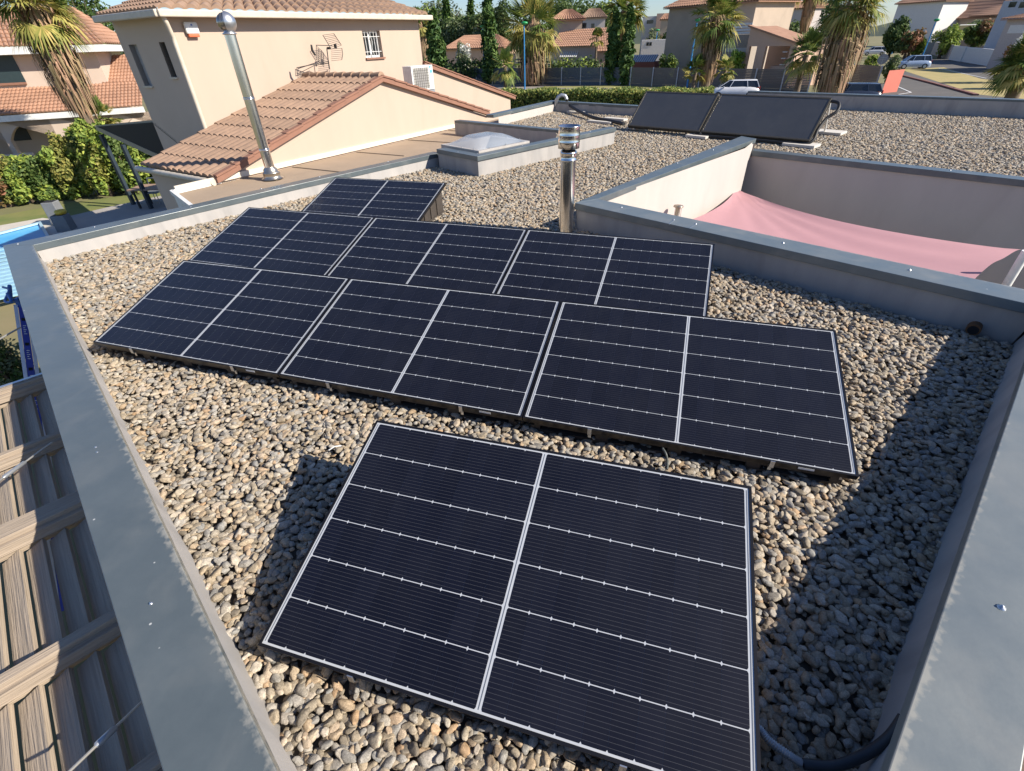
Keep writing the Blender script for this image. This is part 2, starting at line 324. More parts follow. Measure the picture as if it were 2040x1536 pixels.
# overflow drain in the upstand
dr = MB(); pdr = onwall(at(2013.4, 682.6), XY(P4f, 0), 1940, 655); dr.tube([pdr - e2 * .03, pdr + e2 * .05], .045, 14); dr.tube([pdr - e2 * .031, pdr - e2 * .029], .034, 14, m=1)
dr.build('overflow_drain', [M('rust', (0.14, 0.07, 0.03), rough=.8), dark_m], house)
# patio floor
pf = MB(); pf.poly([XY(P4ib, GZ + .02), XY(C34o, GZ + .02), XY(C34o + e2 * 8, GZ + .02), XY(P4ib + e2 * 8, GZ + .02)]); tag(pf.build('patio_floor', [M('paving', (0.34, 0.29, 0.25), scale=3, rough=.8)]), kind='structure')

# ------------------------------------------------------------------ gravel (stuff): pebbles scattered by geometry nodes
def pebble_material():
    m = bpy.data.materials.new('pebble'); m.use_nodes = True; t = m.node_tree; N = t.nodes; L = t.links; b = N['Principled BSDF']
    b.inputs['Roughness'].default_value = 0.72; b.inputs['Specular IOR Level'].default_value = 0.35
    oi = N.new('ShaderNodeObjectInfo'); cr = N.new('ShaderNodeValToRGB'); e = cr.color_ramp.elements
    cols = [(0.0, (0.19, 0.16, 0.12)), (0.12, (0.31, 0.26, 0.19)), (0.25, (0.36, 0.29, 0.20)), (0.36, (0.25, 0.235, 0.21)), (0.48, (0.41, 0.345, 0.255)), (0.60, (0.33, 0.24, 0.15)), (0.70, (0.38, 0.34, 0.285)), (0.80, (0.22, 0.215, 0.20)), (0.90, (0.46, 0.405, 0.325)), (1.0, (0.37, 0.245, 0.14))]
    e[0].position = 0; e[0].color = (*cols[0][1], 1); e[1].position = 1; e[1].color = (*cols[-1][1], 1)
    for p, c in cols[1:-1]: q = e.new(p); q.color = (*c, 1)
    L.new(oi.outputs['Random'], cr.inputs[0])
    tc = N.new('ShaderNodeTexCoord'); no = N.new('ShaderNodeTexNoise'); no.noise_dimensions = '4D'; no.inputs['Scale'].default_value = 45; no.inputs['Detail'].default_value = 6; no.inputs['Roughness'].default_value = .7
    mu = N.new('ShaderNodeMath'); mu.operation = 'MULTIPLY'; mu.inputs[1].default_value = 91.7; L.new(oi.outputs['Random'], mu.inputs[0]); L.new(mu.outputs[0], no.inputs['W']); L.new(tc.outputs['Object'], no.inputs[0])
    mr = N.new('ShaderNodeMapRange'); mr.inputs[1].default_value = .3; mr.inputs[2].default_value = .7; mr.inputs[3].default_value = .55; mr.inputs[4].default_value = 1.35; L.new(no.outputs[0], mr.inputs[0])
    n2 = N.new('ShaderNodeTexNoise'); n2.inputs['Scale'].default_value = 260; n2.inputs['Detail'].default_value = 3; L.new(tc.outputs['Object'], n2.inputs[0])
    bp = N.new('ShaderNodeBump'); bp.inputs['Strength'].default_value = .5; bp.inputs['Distance'].default_value = .002; L.new(n2.outputs[0], bp.inputs['Height']); L.new(bp.outputs[0], b.inputs['Normal'])
    m8 = N.new('ShaderNodeMapRange'); m8.inputs[1].default_value = .35; m8.inputs[2].default_value = .65; m8.inputs[3].default_value = .78; m8.inputs[4].default_value = 1.2; L.new(n2.outputs[0], m8.inputs[0]); mul = N.new('ShaderNodeMath'); mul.operation = 'MULTIPLY'; L.new(mr.outputs[0], mul.inputs[0]); L.new(m8.outputs[0], mul.inputs[1])
    hs = N.new('ShaderNodeHueSaturation'); L.new(cr.outputs[0], hs.inputs['Color']); L.new(mul.outputs[0], hs.inputs['Value']); L.new(hs.outputs[0], b.inputs['Base Color'])
    return m
PEB = pebble_material()
def gravel(name, ring, density, label, smin=.62, smax=1.30, nearfar=None, z=0.0):
    me = bpy.data.meshes.new(name); bm = bmesh.new(); vv = [bm.verts.new(p + UPV * z) for p in ring]
    for tri in tessellate_polygon([[Vector((p.x, p.y, 0)) for p in ring]]): bm.faces.new([vv[i] for i in tri])
    bm.normal_update()
    for ff in bm.faces:
        if ff.normal.z < 0: ff.normal_flip()
    bm.to_mesh(me); bm.free(); me.materials.append(PEB)
    o = bpy.data.objects.new(name, me); COL.objects.link(o); tag(o, label, kind='stuff')
    g = bpy.data.node_groups.new(name, 'GeometryNodeTree'); g.interface.new_socket('Geometry', in_out='INPUT', socket_type='NodeSocketGeometry'); g.interface.new_socket('Geometry', in_out='OUTPUT', socket_type='NodeSocketGeometry')
    N = g.nodes; L = g.links; gi = N.new('NodeGroupInput'); go = N.new('NodeGroupOutput')
    dp = N.new('GeometryNodeDistributePointsOnFaces'); dp.distribute_method = 'POISSON'; dp.inputs['Distance Min'].default_value = .0145; dp.inputs['Seed'].default_value = 3
    L.new(gi.outputs[0], dp.inputs[0])
    pos = N.new('GeometryNodeInputPosition'); sx = N.new('ShaderNodeVectorMath'); sx.operation = 'DISTANCE'; sx.inputs[1].default_value = tuple(CAM); L.new(pos.outputs[0], sx.inputs[0])
    mr = N.new('ShaderNodeMapRange'); mr.inputs[1].default_value = 4.0; mr.inputs[2].default_value = 10.0; mr.inputs[3].default_value = 1.0; mr.inputs[4].default_value = .55; L.new(sx.outputs['Value'], mr.inputs[0])
    fs = N.new('ShaderNodeMapRange'); fs.inputs[1].default_value = 4.0; fs.inputs[2].default_value = 10.0; fs.inputs[3].default_value = 1.0; fs.inputs[4].default_value = 1.3; 
    ps2 = N.new('GeometryNodeInputPosition'); d2 = N.new('ShaderNodeVectorMath'); d2.operation = 'DISTANCE'; d2.inputs[1].default_value = tuple(CAM); L.new(ps2.outputs[0], d2.inputs[0]); L.new(d2.outputs['Value'], fs.inputs[0])
    L.new(mr.outputs[0], dp.inputs['Density Factor']); dp.inputs['Density Max'].default_value = density
    ji = N.new('GeometryNodeJoinGeometry')
    rnd = random.Random(5)
    for k in range(9):
        ic = N.new('GeometryNodeMeshIcoSphere'); ic.inputs['Radius'].default_value = 1.0; ic.inputs['Subdivisions'].default_value = 3
        sp = N.new('GeometryNodeSetPosition'); nz = N.new('ShaderNodeTexNoise'); nz.noise_dimensions = '4D'; nz.inputs['Scale'].default_value = 0.62; nz.inputs['W'].default_value = k * 7.3; nz.inputs['Detail'].default_value = 2.0
        sb = N.new('ShaderNodeVectorMath'); sb.operation = 'SUBTRACT'; sb.inputs[1].default_value = (.5, .5, .5); L.new(nz.outputs['Color'], sb.inputs[0])
        sc = N.new('ShaderNodeVectorMath'); sc.operation = 'SCALE'; sc.inputs['Scale'].default_value = 1.9; L.new(sb.outputs[0], sc.inputs[0]); L.new(ic.outputs[0], sp.inputs[0]); L.new(sc.outputs[0], sp.inputs['Offset'])
        tf = N.new('GeometryNodeTransform'); tf.inputs['Scale'].default_value = (rnd.uniform(.019, .027), rnd.uniform(.0125, .018), rnd.uniform(.0075, .0125)); L.new(sp.outputs[0], tf.inputs[0])
        sm = N.new('GeometryNodeSetMaterial'); sm.inputs['Material'].default_value = PEB; ss = N.new('GeometryNodeSetShadeSmooth'); L.new(tf.outputs[0], sm.inputs[0]); L.new(sm.outputs[0], ss.inputs[0])
        gt = N.new('GeometryNodeGeometryToInstance'); L.new(ss.outputs[0], gt.inputs[0]); L.new(gt.outputs[0], ji.inputs[0])
    ip = N.new('GeometryNodeInstanceOnPoints'); ip.inputs['Pick Instance'].default_value = True; L.new(ji.outputs[0], ip.inputs['Instance'])
    rz = N.new('FunctionNodeRandomValue'); rz.data_type = 'FLOAT'; rz.inputs[2].default_value = -.010; rz.inputs[3].default_value = .026; rz.inputs['Seed'].default_value = 11
    cx = N.new('ShaderNodeCombineXYZ'); L.new(rz.outputs[1], cx.inputs[2]); s2 = N.new('GeometryNodeSetPosition'); L.new(dp.outputs[0], s2.inputs[0]); L.new(cx.outputs[0], s2.inputs['Offset']); L.new(s2.outputs[0], ip.inputs[0])
    rr = N.new('FunctionNodeRandomValue'); rr.data_type = 'FLOAT_VECTOR'; rr.inputs[0].default_value = (-.38, -.38, 0); rr.inputs[1].default_value = (.38, .38, 6.283); rr.inputs['Seed'].default_value = 5; L.new(rr.outputs[0], ip.inputs['Rotation'])
    rs = N.new('FunctionNodeRandomValue'); rs.data_type = 'FLOAT'; rs.inputs[2].default_value = smin; rs.inputs[3].default_value = smax; rs.inputs['Seed'].default_value = 8
    ml = N.new('ShaderNodeMath'); ml.operation = 'MULTIPLY'; L.new(rs.outputs[1], ml.inputs[0]); L.new(fs.outputs[0], ml.inputs[1]); L.new(ml.outputs[0], ip.inputs['Scale'])
    L.new(ip.outputs[0], go.inputs[0])
    md = o.modifiers.new('scatter', 'NODES'); md.node_group = g
    return o
gravel('gravel', ring, 4600, 'rounded beige and grey river gravel spread over the flat roof', z=-.030)

# ================================================================== SOLAR PANELS
PW, PH = 1.755, 1.0528; TILT = 0.2764
def cell_material():
    m = bpy.data.materials.new('solar_cell'); m.use_nodes = True; t = m.node_tree; N = t.nodes; L = t.links; b = N['Principled BSDF']
    b.inputs['Roughness'].default_value = .35; b.inputs['Specular IOR Level'].default_value = .3
    b.inputs['Coat Weight'].default_value = 0.30; b.inputs['Coat Roughness'].default_value = .12; b.inputs['Coat IOR'].default_value = 1.35
    tc = N.new('ShaderNodeTexCoord'); sx = N.new('ShaderNodeSeparateXYZ'); L.new(tc.outputs['Object'], sx.inputs[0])
    def lines(src, period, width, off=0.0):
        a = N.new('ShaderNodeMath'); a.operation = 'ADD'; a.inputs[1].default_value = off + 10 * period; L.new(src, a.inputs[0])
        d = N.new('ShaderNodeMath'); d.operation = 'DIVIDE'; d.inputs[1].default_value = period; L.new(a.outputs[0], d.inputs[0])
        f = N.new('ShaderNodeMath'); f.operation = 'FRACT'; L.new(d.outputs[0], f.inputs[0])
        c = N.new('ShaderNodeMath'); c.operation = 'LESS_THAN'; c.inputs[1].default_value = width / period; L.new(f.outputs[0], c.inputs[0]); return c.outputs[0]
    hl = lines(sx.outputs[1], CH / 11, .0011)
    no = N.new('ShaderNodeTexNoise'); no.inputs['Scale'].default_value = 2.2; L.new(tc.outputs['Object'], no.inputs[0])
    g = N.new('ShaderNodeNewGeometry')
    mx = N.new('ShaderNodeMix'); mx.data_type = 'RGBA'; mx.inputs[6].default_value = (.0036, .0040, .0090, 1); mx.inputs[7].default_value = (.0055, .0062, .0130, 1); L.new(g.outputs['Random Per Island'], mx.inputs[0])
    m1 = N.new('ShaderNodeMix'); m1.data_type = 'RGBA'; m1.inputs[7].default_value = (.055, .056, .062, 1); L.new(mx.outputs[2], m1.inputs[6]); L.new(hl, m1.inputs[0])
    ds = N.new('ShaderNodeTexNoise'); ds.inputs['Scale'].default_value = 3.5; ds.inputs['Detail'].default_value = 7; ds.inputs['Roughness'].default_value = .7; oi = N.new('ShaderNodeObjectInfo'); av = N.new('ShaderNodeVectorMath'); av.operation = 'ADD'; L.new(tc.outputs['Object'], av.inputs[0]); L.new(oi.outputs['Location'], av.inputs[1]); L.new(av.outputs[0], ds.inputs[0])
    dm = N.new('ShaderNodeMapRange'); dm.inputs[1].default_value = .42; dm.inputs[2].default_value = .8; dm.inputs[4].default_value = .07; L.new(ds.outputs[0], dm.inputs[0])
    m2 = N.new('ShaderNodeMix'); m2.data_type = 'RGBA'; m2.inputs[7].default_value = (.08, .08, .085, 1); L.new(dm.outputs[0], m2.inputs[0]); L.new(m1.outputs[2], m2.inputs[6])
    dr = N.new('ShaderNodeMapRange'); dr.inputs[1].default_value = .3; dr.inputs[2].default_value = .7; dr.inputs[3].default_value = .06; dr.inputs[4].default_value = .28; L.new(ds.outputs[0], dr.inputs[0]); L.new(dr.outputs[0], b.inputs['Coat Roughness'])
    L.new(m2.outputs[2], b.inputs['Base Color']); return m
IN = 0.011; LM = 0.017; TM = 0.006; MID = 0.020
CHt = PH - 2 * (IN + TM); CH = CHt / 6
cell_m = cell_material()
back_m = M('backsheet', (0.46, 0.48, 0.50), (0.42, 0.44, 0.47), rough=.35, coat=.4)
ribbon_m = M('ribbon', (0.30, 0.32, 0.34), rough=.3, metal=.6)
def panel_mesh():
    fr = MB(); T = .035
    for (x0, y0, x1, y1) in ((0, 0, PW, IN), (0, PH - IN, PW, PH), (0, IN, IN, PH - IN), (PW - IN, IN, PW, PH - IN)):
        fr.box(((x0 + x1) / 2, (y0 + y1) / 2, -T / 2), (x1 - x0, y1 - y0, T))
    lam = MB(); z = -.003
    lam.poly([(IN, IN, z), (PW - IN, IN, z), (PW - IN, PH - IN, z), (IN, PH - IN, z)], 1)
    lam.poly([(IN, IN, -.03), (IN, PH - IN, -.03), (PW - IN, PH - IN, -.03), (PW - IN, IN, -.03)], 1)
    x0 = IN + LM; half = (PW - 2 * x0 - MID) / 2; cw = half / 10; gx = .0004; gy = .0036; ch = .0040; z2 = z + .0006
    for h in range(2):
        xb = x0 + h * (half + MID)
        for i in range(10):
            for j in range(6):
                a = xb + i * cw + gx / 2; b = xb + (i + 1) * cw - gx / 2; c = IN + TM + j * CH + gy / 2; d = IN + TM + (j + 1) * CH - gy / 2
                if i == 0: a -= 0
                lam.poly([(a + ch, c, z2), (b - ch, c, z2), (b, c + ch * 1.6, z2), (b, d - ch * 1.6, z2), (b - ch, d, z2), (a + ch, d, z2), (a, d - ch * 1.6, z2), (a, c + ch * 1.6, z2)], 0)
    # busbar ribbons: at both ends and down the middle
    for xc in (IN + LM * .5, PW - IN - LM * .5, PW / 2):
        lam.box((xc, PH / 2, z + .0006), (.0032, PH - 2 * IN - .02, .0006), 2)
    return fr, lam
fr, lam = panel_mesh()
def mesh_of(mb, name, mats):
    o = mb.build(name, mats); me = o.data; bpy.data.objects.remove(o); return me
def tray_mb():
    "ballast tub in panel space before tilting: built in world axes, x along the panel, y back"
    t = MB(); x0, x1 = .06, PW - .06; yb = PH * cos(TILT); h0 = .068; h1 = .1 + (yb - .03) * math.tan(TILT) - .045
    y0 = .035; y1 = yb - .03
    # front wall with pockets
    def pocketed(p0, p1, zb, zt, nrm, n, depth=.05):
        p0 = Vector(p0); p1 = Vector(p1); d = (p1 - p0); L = d.length; d.normalize(); lip = (zt - zb) * .34
        t.prism([p0 + UPV * (zt - lip), p1 + UPV * (zt - lip), p1 + nrm * -depth + UPV * (zt - lip), p0 + nrm * -depth + UPV * (zt - lip)], UPV * lip)
        t.prism([p0 + UPV * zb, p1 + UPV * zb, p1 + nrm * -depth + UPV * zb, p0 + nrm * -depth + UPV * zb], UPV * lip)
        zz = (zb + lip, zt - lip)
        t.prism([p0 - nrm * depth + UPV * zz[0], p1 - nrm * depth + UPV * zz[0], p1 - nrm * (depth + .01) + UPV * zz[0], p0 - nrm * (depth + .01) + UPV * zz[0]], UPV * (zz[1] - zz[0]), 1)
        k = .09
        xs = [0.0]
        for i in range(n):
            a = L * i / n; b = L * (i + 1) / n
            for (u0, u1) in ((a, a + k * (b - a)), (b - k * (b - a), b)):
                q0 = p0 + d * u0 + nrm * -.002; q1 = p0 + d * u1 + nrm * -.002
                t.prism([q0 + UPV * zz[0], q1 + UPV * zz[0], q1 - nrm * depth + UPV * zz[0], q0 - nrm * depth + UPV * zz[0]], UPV * (zz[1] - zz[0]))
    pocketed((x0, y0, 0), (x1, y0, 0), -.035, h0, Vector((0, -1, 0)), 4)
    # side walls (trapezoid) with ribs and back wall
    for x, s in ((x0, -1), (x1, 1)):
        t.add([(x, y0, -.02), (x, y1, -.02), (x, y1, h1), (x, y0, h0)], [(0, 1, 2, 3)]); xx = x - s * .03
        for q in (.2, .4, .6, .8):
            y = y0 + (y1 - y0) * q; z = h0 + (h1 - h0) * q
            t.box((x + s * .006, y, z / 2 - .01), (.014, .05, z - .03))
        t.box((x + s * .008, (y0 + y1) / 2, .012), (.02, y1 - y0, .03))
    t.add([(x0, y1, -.02), (x1, y1, -.02), (x1, y1, h1), (x0, y1, h1)], [(0, 1, 2, 3)])
    t.add([(x0, y0 + .06, 0.0), (x1, y0 + .06, 0.0), (x1, y1, 0.0), (x0, y1, 0.0)], [(0, 1, 2, 3)], 1)
    return t
def clamp_mb(u):
    c = MB(); w = .022
    c.box((u, -.004, .083), (w, .004, .045)); c.box((u, .004, .062), (w, .02, .004)); c.box((u, .014, .045), (w * .8, .004, .035))
    return c
fr_me = mesh_of(fr, 'frame', [alu_black]); lam_me = mesh_of(lam, 'laminate', [cell_m, back_m, ribbon_m]); tray_me = mesh_of(tray_mb(), 'ballast_tray', [tray_m, dark_m])
cl_mes = [mesh_of(clamp_mb(u), 'clamp', [alu_m]) for u in (.40, 1.36)]
st = MB(); st.box((1.52, -.0006, .088), (.075, .001, .012)); st_me = mesh_of(st, 'sticker', [white_m])
PANEL_SPOTS = []
def child(name, me, parent, loc=(0, 0, 0), rot=(0, 0, 0)):
    o = bpy.data.objects.new(name, me); COL.objects.link(o); o.parent = parent; o.location = loc; o.rotation_euler = rot; return o
def solar_panel(x, y, yaw, label, group=None):
    r = empty('photovoltaic_module', label, 'solar panel', group, (x, y, 0), yaw)
    child('frame', fr_me, r, (0, 0, .1), (TILT, 0, 0)); child('laminate', lam_me, r, (0, 0, .1), (TILT, 0, 0)); child('ballast_tray', tray_me, r)
    for c in cl_mes: child('clamp', c, r)
    child('sticker', st_me, r)
    return r
GRP = 'solar panels on ballast trays on the gravel roof'
solar_panel(-.8418, -.8502, .0197, 'solar panel lying alone in front of the rows of three', GRP)
Bn = ['left solar panel of the middle row, nearest the grey left coping', 'central solar panel of the middle row, directly behind the single front panel', 'right solar panel of the middle row, beside the shaded strip of gravel']
Cn = ['left solar panel of the back row, in front of the lone rearmost panel', 'central solar panel of the back row of three, between two others', 'right solar panel of the back row of three, beside the dark patio coping']
for k in range(3): solar_panel(-3.7782 + k * (PW + .006), .7097, 0, Bn[k], GRP)
for k in range(3):
    a = -.0267; s = k * (PW + .007); solar_panel(-4.4872 + s * cos(a), 2.305 + s * sin(a), a, Cn[k], GRP)
solar_panel(-4.3328, 3.8894, -.0087, 'rearmost solar panel, alone behind the back row of three', GRP)
# ================================================================== THINGS ON OUR ROOF
brass_dark = M('flue_shadow', (0.05, 0.05, 0.05), rough=.5)
def flue_cap(r, c, z0, parent):
    pass
# centre flue
fb0 = at(1127, 462, 0.0); top = facing(fb0, 1130, 250)
fl = empty('flue_pipe', 'polished steel flue with a ribbed round cowl, rising from the gravel by the patio corner', 'flue', loc=(fb0.x, fb0.y, 0))
zt = top.z; zn = facing(fb0, 1129, 297).z; zc = facing(fb0, 1130, 318).z
R1 = .086
m = MB(); m.lathe((0, 0, 0), [(R1, -.03), (R1, zc - .01)], 40); m.build('pipe', [steel_m], fl)
m = MB(); m.lathe((0, 0, 0), [(R1 + .002, zc - .01), (R1 + .010, zc - .004), (R1 + .010, zc + .006), (R1 + .004, zc + .012), (R1 + .004, zn - .045), (R1 + .010, zn - .04), (R1 + .010, zn - .03), (R1 + .003, zn - .022), (R1 - .004, zn - .012), (R1 - .012, zn - .012)], 40); m.build('collar', [steel_m], fl)
m = MB(); m.lathe((0, 0, 0), [(R1 - .02, zn - .02), (R1 - .02, zn + .03)], 30); m.build('neck', [dark_m], fl)
rc = .118; h = zt - zn - .012; z0 = zn + .012
prof = [(rc - .02, z0 + .002), (rc, z0), (rc, z0 + h * .26), (rc + .003, z0 + h * .29), (rc, z0 + h * .32), (rc, z0 + h * .56), (rc + .003, z0 + h * .59), (rc, z0 + h * .62), (rc, z0 + h * .97), (rc + .004, z0 + h), (rc - .003, z0 + h), (rc - .004, z0 + h * .5), (rc - .03, z0 + h * .5), (0.001, z0 + h * .5)]
m = MB(); m.lathe((0, 0, 0), prof, 44); m.build('cowl', [steel_m], fl)
# left flue with ball cowl on the beige roof
lb = at(543.7, 355, 0.0); lt = facing(lb, 449, 62)
f2 = empty('flue_pipe', 'tall polished steel flue with a ball cowl in front of the neighbouring gable', 'flue', loc=(lb.x, lb.y, 0))
zt2 = lt.z; r2 = .085
zj = facing(lb, 524, 298).z; zj2 = facing(lb, 493, 196).z; zb1 = facing(lb, 538, 332).z
m = MB(); m.lathe((0, 0, 0), [(r2, .1), (r2, zt2 - .03)], 32); m.build('pipe', [steel_m], f2)
for z in (zj, zj2):
    m = MB(); m.lathe((0, 0, 0), [(r2, z - .02), (r2 + .006, z - .015), (r2 + .006, z - .004), (r2 + .002, z), (r2 + .006, z + .004), (r2 + .006, z + .015), (r2, z + .02)], 32); m.build('joint', [steel_m], f2)
m = MB(); m.lathe((0, 0, 0), [(.19, 0.0), (.15, .02), (.145, zb1 * .45), (.15, zb1 * .46), (.15, zb1 * .55), (.125, zb1 * .60), (.12, zb1 * .8), (r2 + .004, zb1 * .95), (r2, zb1)], 32); m.build('base_collar', [M('steel_dull', (0.55, 0.50, 0.42), rough=.3, metal=.9)], f2)
m = MB(); m.lathe((0, 0, 0), [(r2, zt2 - .05), (r2 + .02, zt2 - .04), (r2 + .02, zt2 - .03), (.07, zt2 - .01), (.07, zt2 + .02)], 32); m.build('cowl_bracket', [alu_m], f2)
m = MB(); c = Vector((0, 0, zt2 + .11)); rr = .135
for k in range(16):                       # half-open vaned ball
    a0 = 2 * pi * k / 16; vs = []
    for j in range(9):
        ph = -pi / 2 + pi * j / 8
        for da in (0, .36): 
            a = a0 + da; q = Vector((rr * cos(ph) * cos(a), rr * cos(ph) * sin(a), rr * sin(ph) * .95)) * (1.0 if da == 0 else .93); vs.append(c + q)
    m.add(vs, [(2 * j, 2 * j + 1, 2 * j + 3, 2 * j + 2) for j in range(8)], 0, True)
m.tube([c - UPV * rr, c + UPV * (rr + .03)], .008, 8); ball = m.build('vane_ball', [M('vane', (.42, .38, .34), rough=.25, metal=.9)], f2)
m = MB(); sidev = Vector((.8, .5, 0)).normalized()
rings = []
for j in range(9):
    th = pi / 2 * j / 8; rad = rr * 1.06 * sin(th); off = rr * 1.06 * cos(th)
    u = Vector((-sidev.y, sidev.x, 0))
    rings += [c + sidev * off + (u * cos(2 * pi * k / 24) + UPV * sin(2 * pi * k / 24)) * rad for k in range(24)]
m.add(rings, [(j * 24 + k, j * 24 + (k + 1) % 24, (j + 1) * 24 + (k + 1) % 24, (j + 1) * 24 + k) for j in range(8) for k in range(24)], 0, True)
m.build('cowl_shell', [alu_m], f2)
# swan-neck pipe and black insulated hose
gp = at(1106, 222, 0)
pts = [at(1106, 222, -.02), facing(gp, 1108, 201), facing(gp, 1112, 193), facing(gp, 1119, 189.5), facing(gp, 1126, 191), facing(gp, 1129, 198)]
m = MB(); m.tube(pts, .055, 14); o = m.build('swan_neck_pipe', [galv_m]); tag(o, 'grey metal swan neck pipe bent over at the far left of the roof', 'pipe')
hp = [pts[-1], facing(gp, 1132, 206), at(1141, 214, .16), at(1160, 225, .1), at(1185, 235, .07), at(1215, 241, .06), at(1243, 247, .06)]
def smooth_pts(ps, n=6):
    out = []
    for i in range(len(ps) - 1):
        p0 = ps[max(i - 1, 0)]; p1 = ps[i]; p2 = ps[i + 1]; p3 = ps[min(i + 2, len(ps) - 1)]
        for k in range(n):
            t = k / n; out.append(0.5 * ((2 * p1) + (p2 - p0) * t + (2 * p0 - 5 * p1 + 4 * p2 - p3) * t * t + (3 * p1 - p0 - 3 * p2 + p3) * t ** 3))
    return out + [ps[-1]]
m = MB(); m.tube(smooth_pts(hp), .045, 10); tag(m.build('insulated_hose', [black_m]), 'black insulated hose from the swan neck pipe to the collectors', 'hose')
# paving slabs under the collectors
slab_m = M('slab_concrete', (0.60, 0.56, 0.50), (0.50, 0.47, 0.42), scale=20, rough=.9, bump=.1)
def slab(px, py, sx, sy, label, rz=radians(-29), z=.03):
    p = at(px, py, z); m = MB(); m.box((0, 0, 0), (sx, sy, .05)); o = m.build('paving_slab', [slab_m], label=label, cat='slab', group='concrete slabs under the collectors', bevel=.004); o.location = p; o.rotation_euler.z = rz; return o
# solar thermal collectors
cl = [(1252, 248), (1408, 257)], [(1413, 258), (1610, 275)]
tl = [(1288, 183), (1447, 187)], [(1452, 187.5), (1650, 194)]
absorber = M('absorber', (0.060, 0.063, 0.070), (0.075, 0.077, 0.080), scale=2, rough=.35, coat=.25, stain=.12, sscale=5, dirt=(.14, .14, .14))
bronze = M('bronze_frame', (0.13, 0.115, 0.09), rough=.45, metal=.5)
K0 = at(1250, 250, .12); K1c = at(1613, 280, .12)
kd = (K1c - K0); KL = kd.length; kd.normalize(); kn = Vector((-kd.y, kd.x, 0))
# slope of the collectors from the top right corner seen above the bottom right one
best = None
for i in range(20, 61):
    for Hc in [1.0 + .04 * j for j in range(40)]:
        a = radians(i); P = K1c + kn * cos(a) * Hc + UPV * sin(a) * Hc; q = RM.transposed() @ (P - CAM); x = 1020 + FPX * q.x / -q.z; y = 768 - FPX * q.y / -q.z
        e = (x - 1650) ** 2 + (y - 193) ** 2
        if best is None or e < best[0]: best = (e, a, Hc)
_, KA, KH = best
ups = (kn * cos(KA) + UPV * sin(KA)); nrm = kd.cross(ups)
labs = ['left dark flat collector of the pair, beside the black hose', 'right dark flat collector of the pair, beside the open gravel']
def lerp_local(u, v, t=0.0): return K0 + kd * u + ups * v + nrm * t
cut = (at(1410, 257, .12) - K0).dot(kd)
for i, (u0, u1) in enumerate(((0, cut - .02), (cut + .02, KL))):
    r = empty('solar_thermal_collector', labs[i], 'solar collector', 'flat collectors at the back of the roof')
    m = MB(); Bw = .035; T = .09
    for (a, b, c_, d) in ((u0, 0, u1, Bw), (u0, KH - Bw, u1, KH), (u0, Bw, u0 + Bw, KH - Bw), (u1 - Bw, Bw, u1, KH - Bw)):
        m.prism([lerp_local(a, b, -T), lerp_local(c_, b, -T), lerp_local(c_, d, -T), lerp_local(a, d, -T)], nrm * T)
    m.build('frame', [bronze], r, bevel=.004)
    m = MB(); m.prism([lerp_local(u0 + Bw, Bw, -T + .01), lerp_local(u1 - Bw, Bw, -T + .01), lerp_local(u1 - Bw, KH - Bw, -T + .01), lerp_local(u0 + Bw, KH - Bw, -T + .01)], nrm * (T - .016)); m.build('absorber_plate', [absorber], r)
    for u in (u0 + .15, u1 - .12):
        m = MB(); tp = lerp_local(u, KH * .93, -T); m.tube([tp, XY(tp + kn * .02, .03)], .018, 8); m.tube([lerp_local(u, .05, -T), XY(lerp_local(u, .05, -T), .03)], .018, 8); m.tube([XY(lerp_local(u, .05, 0), .05), XY(tp, .05)], .016, 8)
        m.build('strut', [alu_m], r)
slab(1274, 255, .55, .32, 'concrete slab half hidden under the left end of the left collector'); slab(1392, 271, .5, .32, 'concrete slab under the join of the two collectors')
slab(1596, 288, .62, .36, 'pale concrete slab under the right end of the right collector'); slab(1651, 263, .62, .42, 'pale concrete slab under the rear strut of the right collector')
slab(1148, 223, .55, .3, 'small pale slab beside the swan neck pipe'); slab(1195, 243, .8, .14, 'narrow pale slab in front of the black hose'); slab(1226, 237, .7, .2, 'small pale slab behind the black hose')
m = MB(); m.tube([lerp_local(KL - .01, KH * .94, -.06), at(1643, 261, .06)], .02, 10); o_ = m.build('strut', [white_m], r)
tr_ = lerp_local(KL + .03, KH * .9, -.02)
m = MB(); m.tube(smooth_pts([lerp_local(KL, KH * .95, -.04), lerp_local(KL + .16, KH * .9, -.03), lerp_local(KL + .2, KH * .72, -.03), lerp_local(KL + .08, KH * .55, -.04), lerp_local(KL + .03, KH * .3, -.05), lerp_local(KL + .02, .02, -.06), XY(lerp_local(KL - .3, -.02, 0), .05), XY(lerp_local(KL * .7, -.03, 0), .05), XY(lerp_local(KL * .42, -.05, 0), .04)]), .03, 10)
tag(m.build('insulated_hose', [black_m]), 'black hose looping down the right end of the right collector', 'hose')
# skylight dome
def quad_bil(c, u, v): return (c[0] * (1 - u) + c[1] * u) * (1 - v) + (c[3] * (1 - u) + c[2] * u) * v
sk = empty('skylight', 'clear domed rooflight in a pale frame by the dark coping', 'skylight')
sc = [at(971, 301, .34), at(1060, 279, .34), at(988, 262, .34), at(897, 291, .34)]
sc = [bx0 + nb * .24 + db * .24 + UPV * .02, bx0 + nb * .24 + db * 1.52 + UPV * .02, bx0 + nb * 1.35 + db * 1.52 + UPV * .02, bx0 + nb * 1.35 + db * .24 + UPV * .02]
m = MB(); cen = sum(sc, Vector()) / 4; inn = [p.lerp(cen, .10) for p in sc]
for i in range(4): 
    j = (i + 1) % 4; m.prism([sc[i] - UPV * .2, sc[j] - UPV * .2, inn[j] - UPV * .2, inn[i] - UPV * .2], UPV * .21)
m.build('frame', [M('upvc', (.46, .43, .40), rough=.4)], sk)
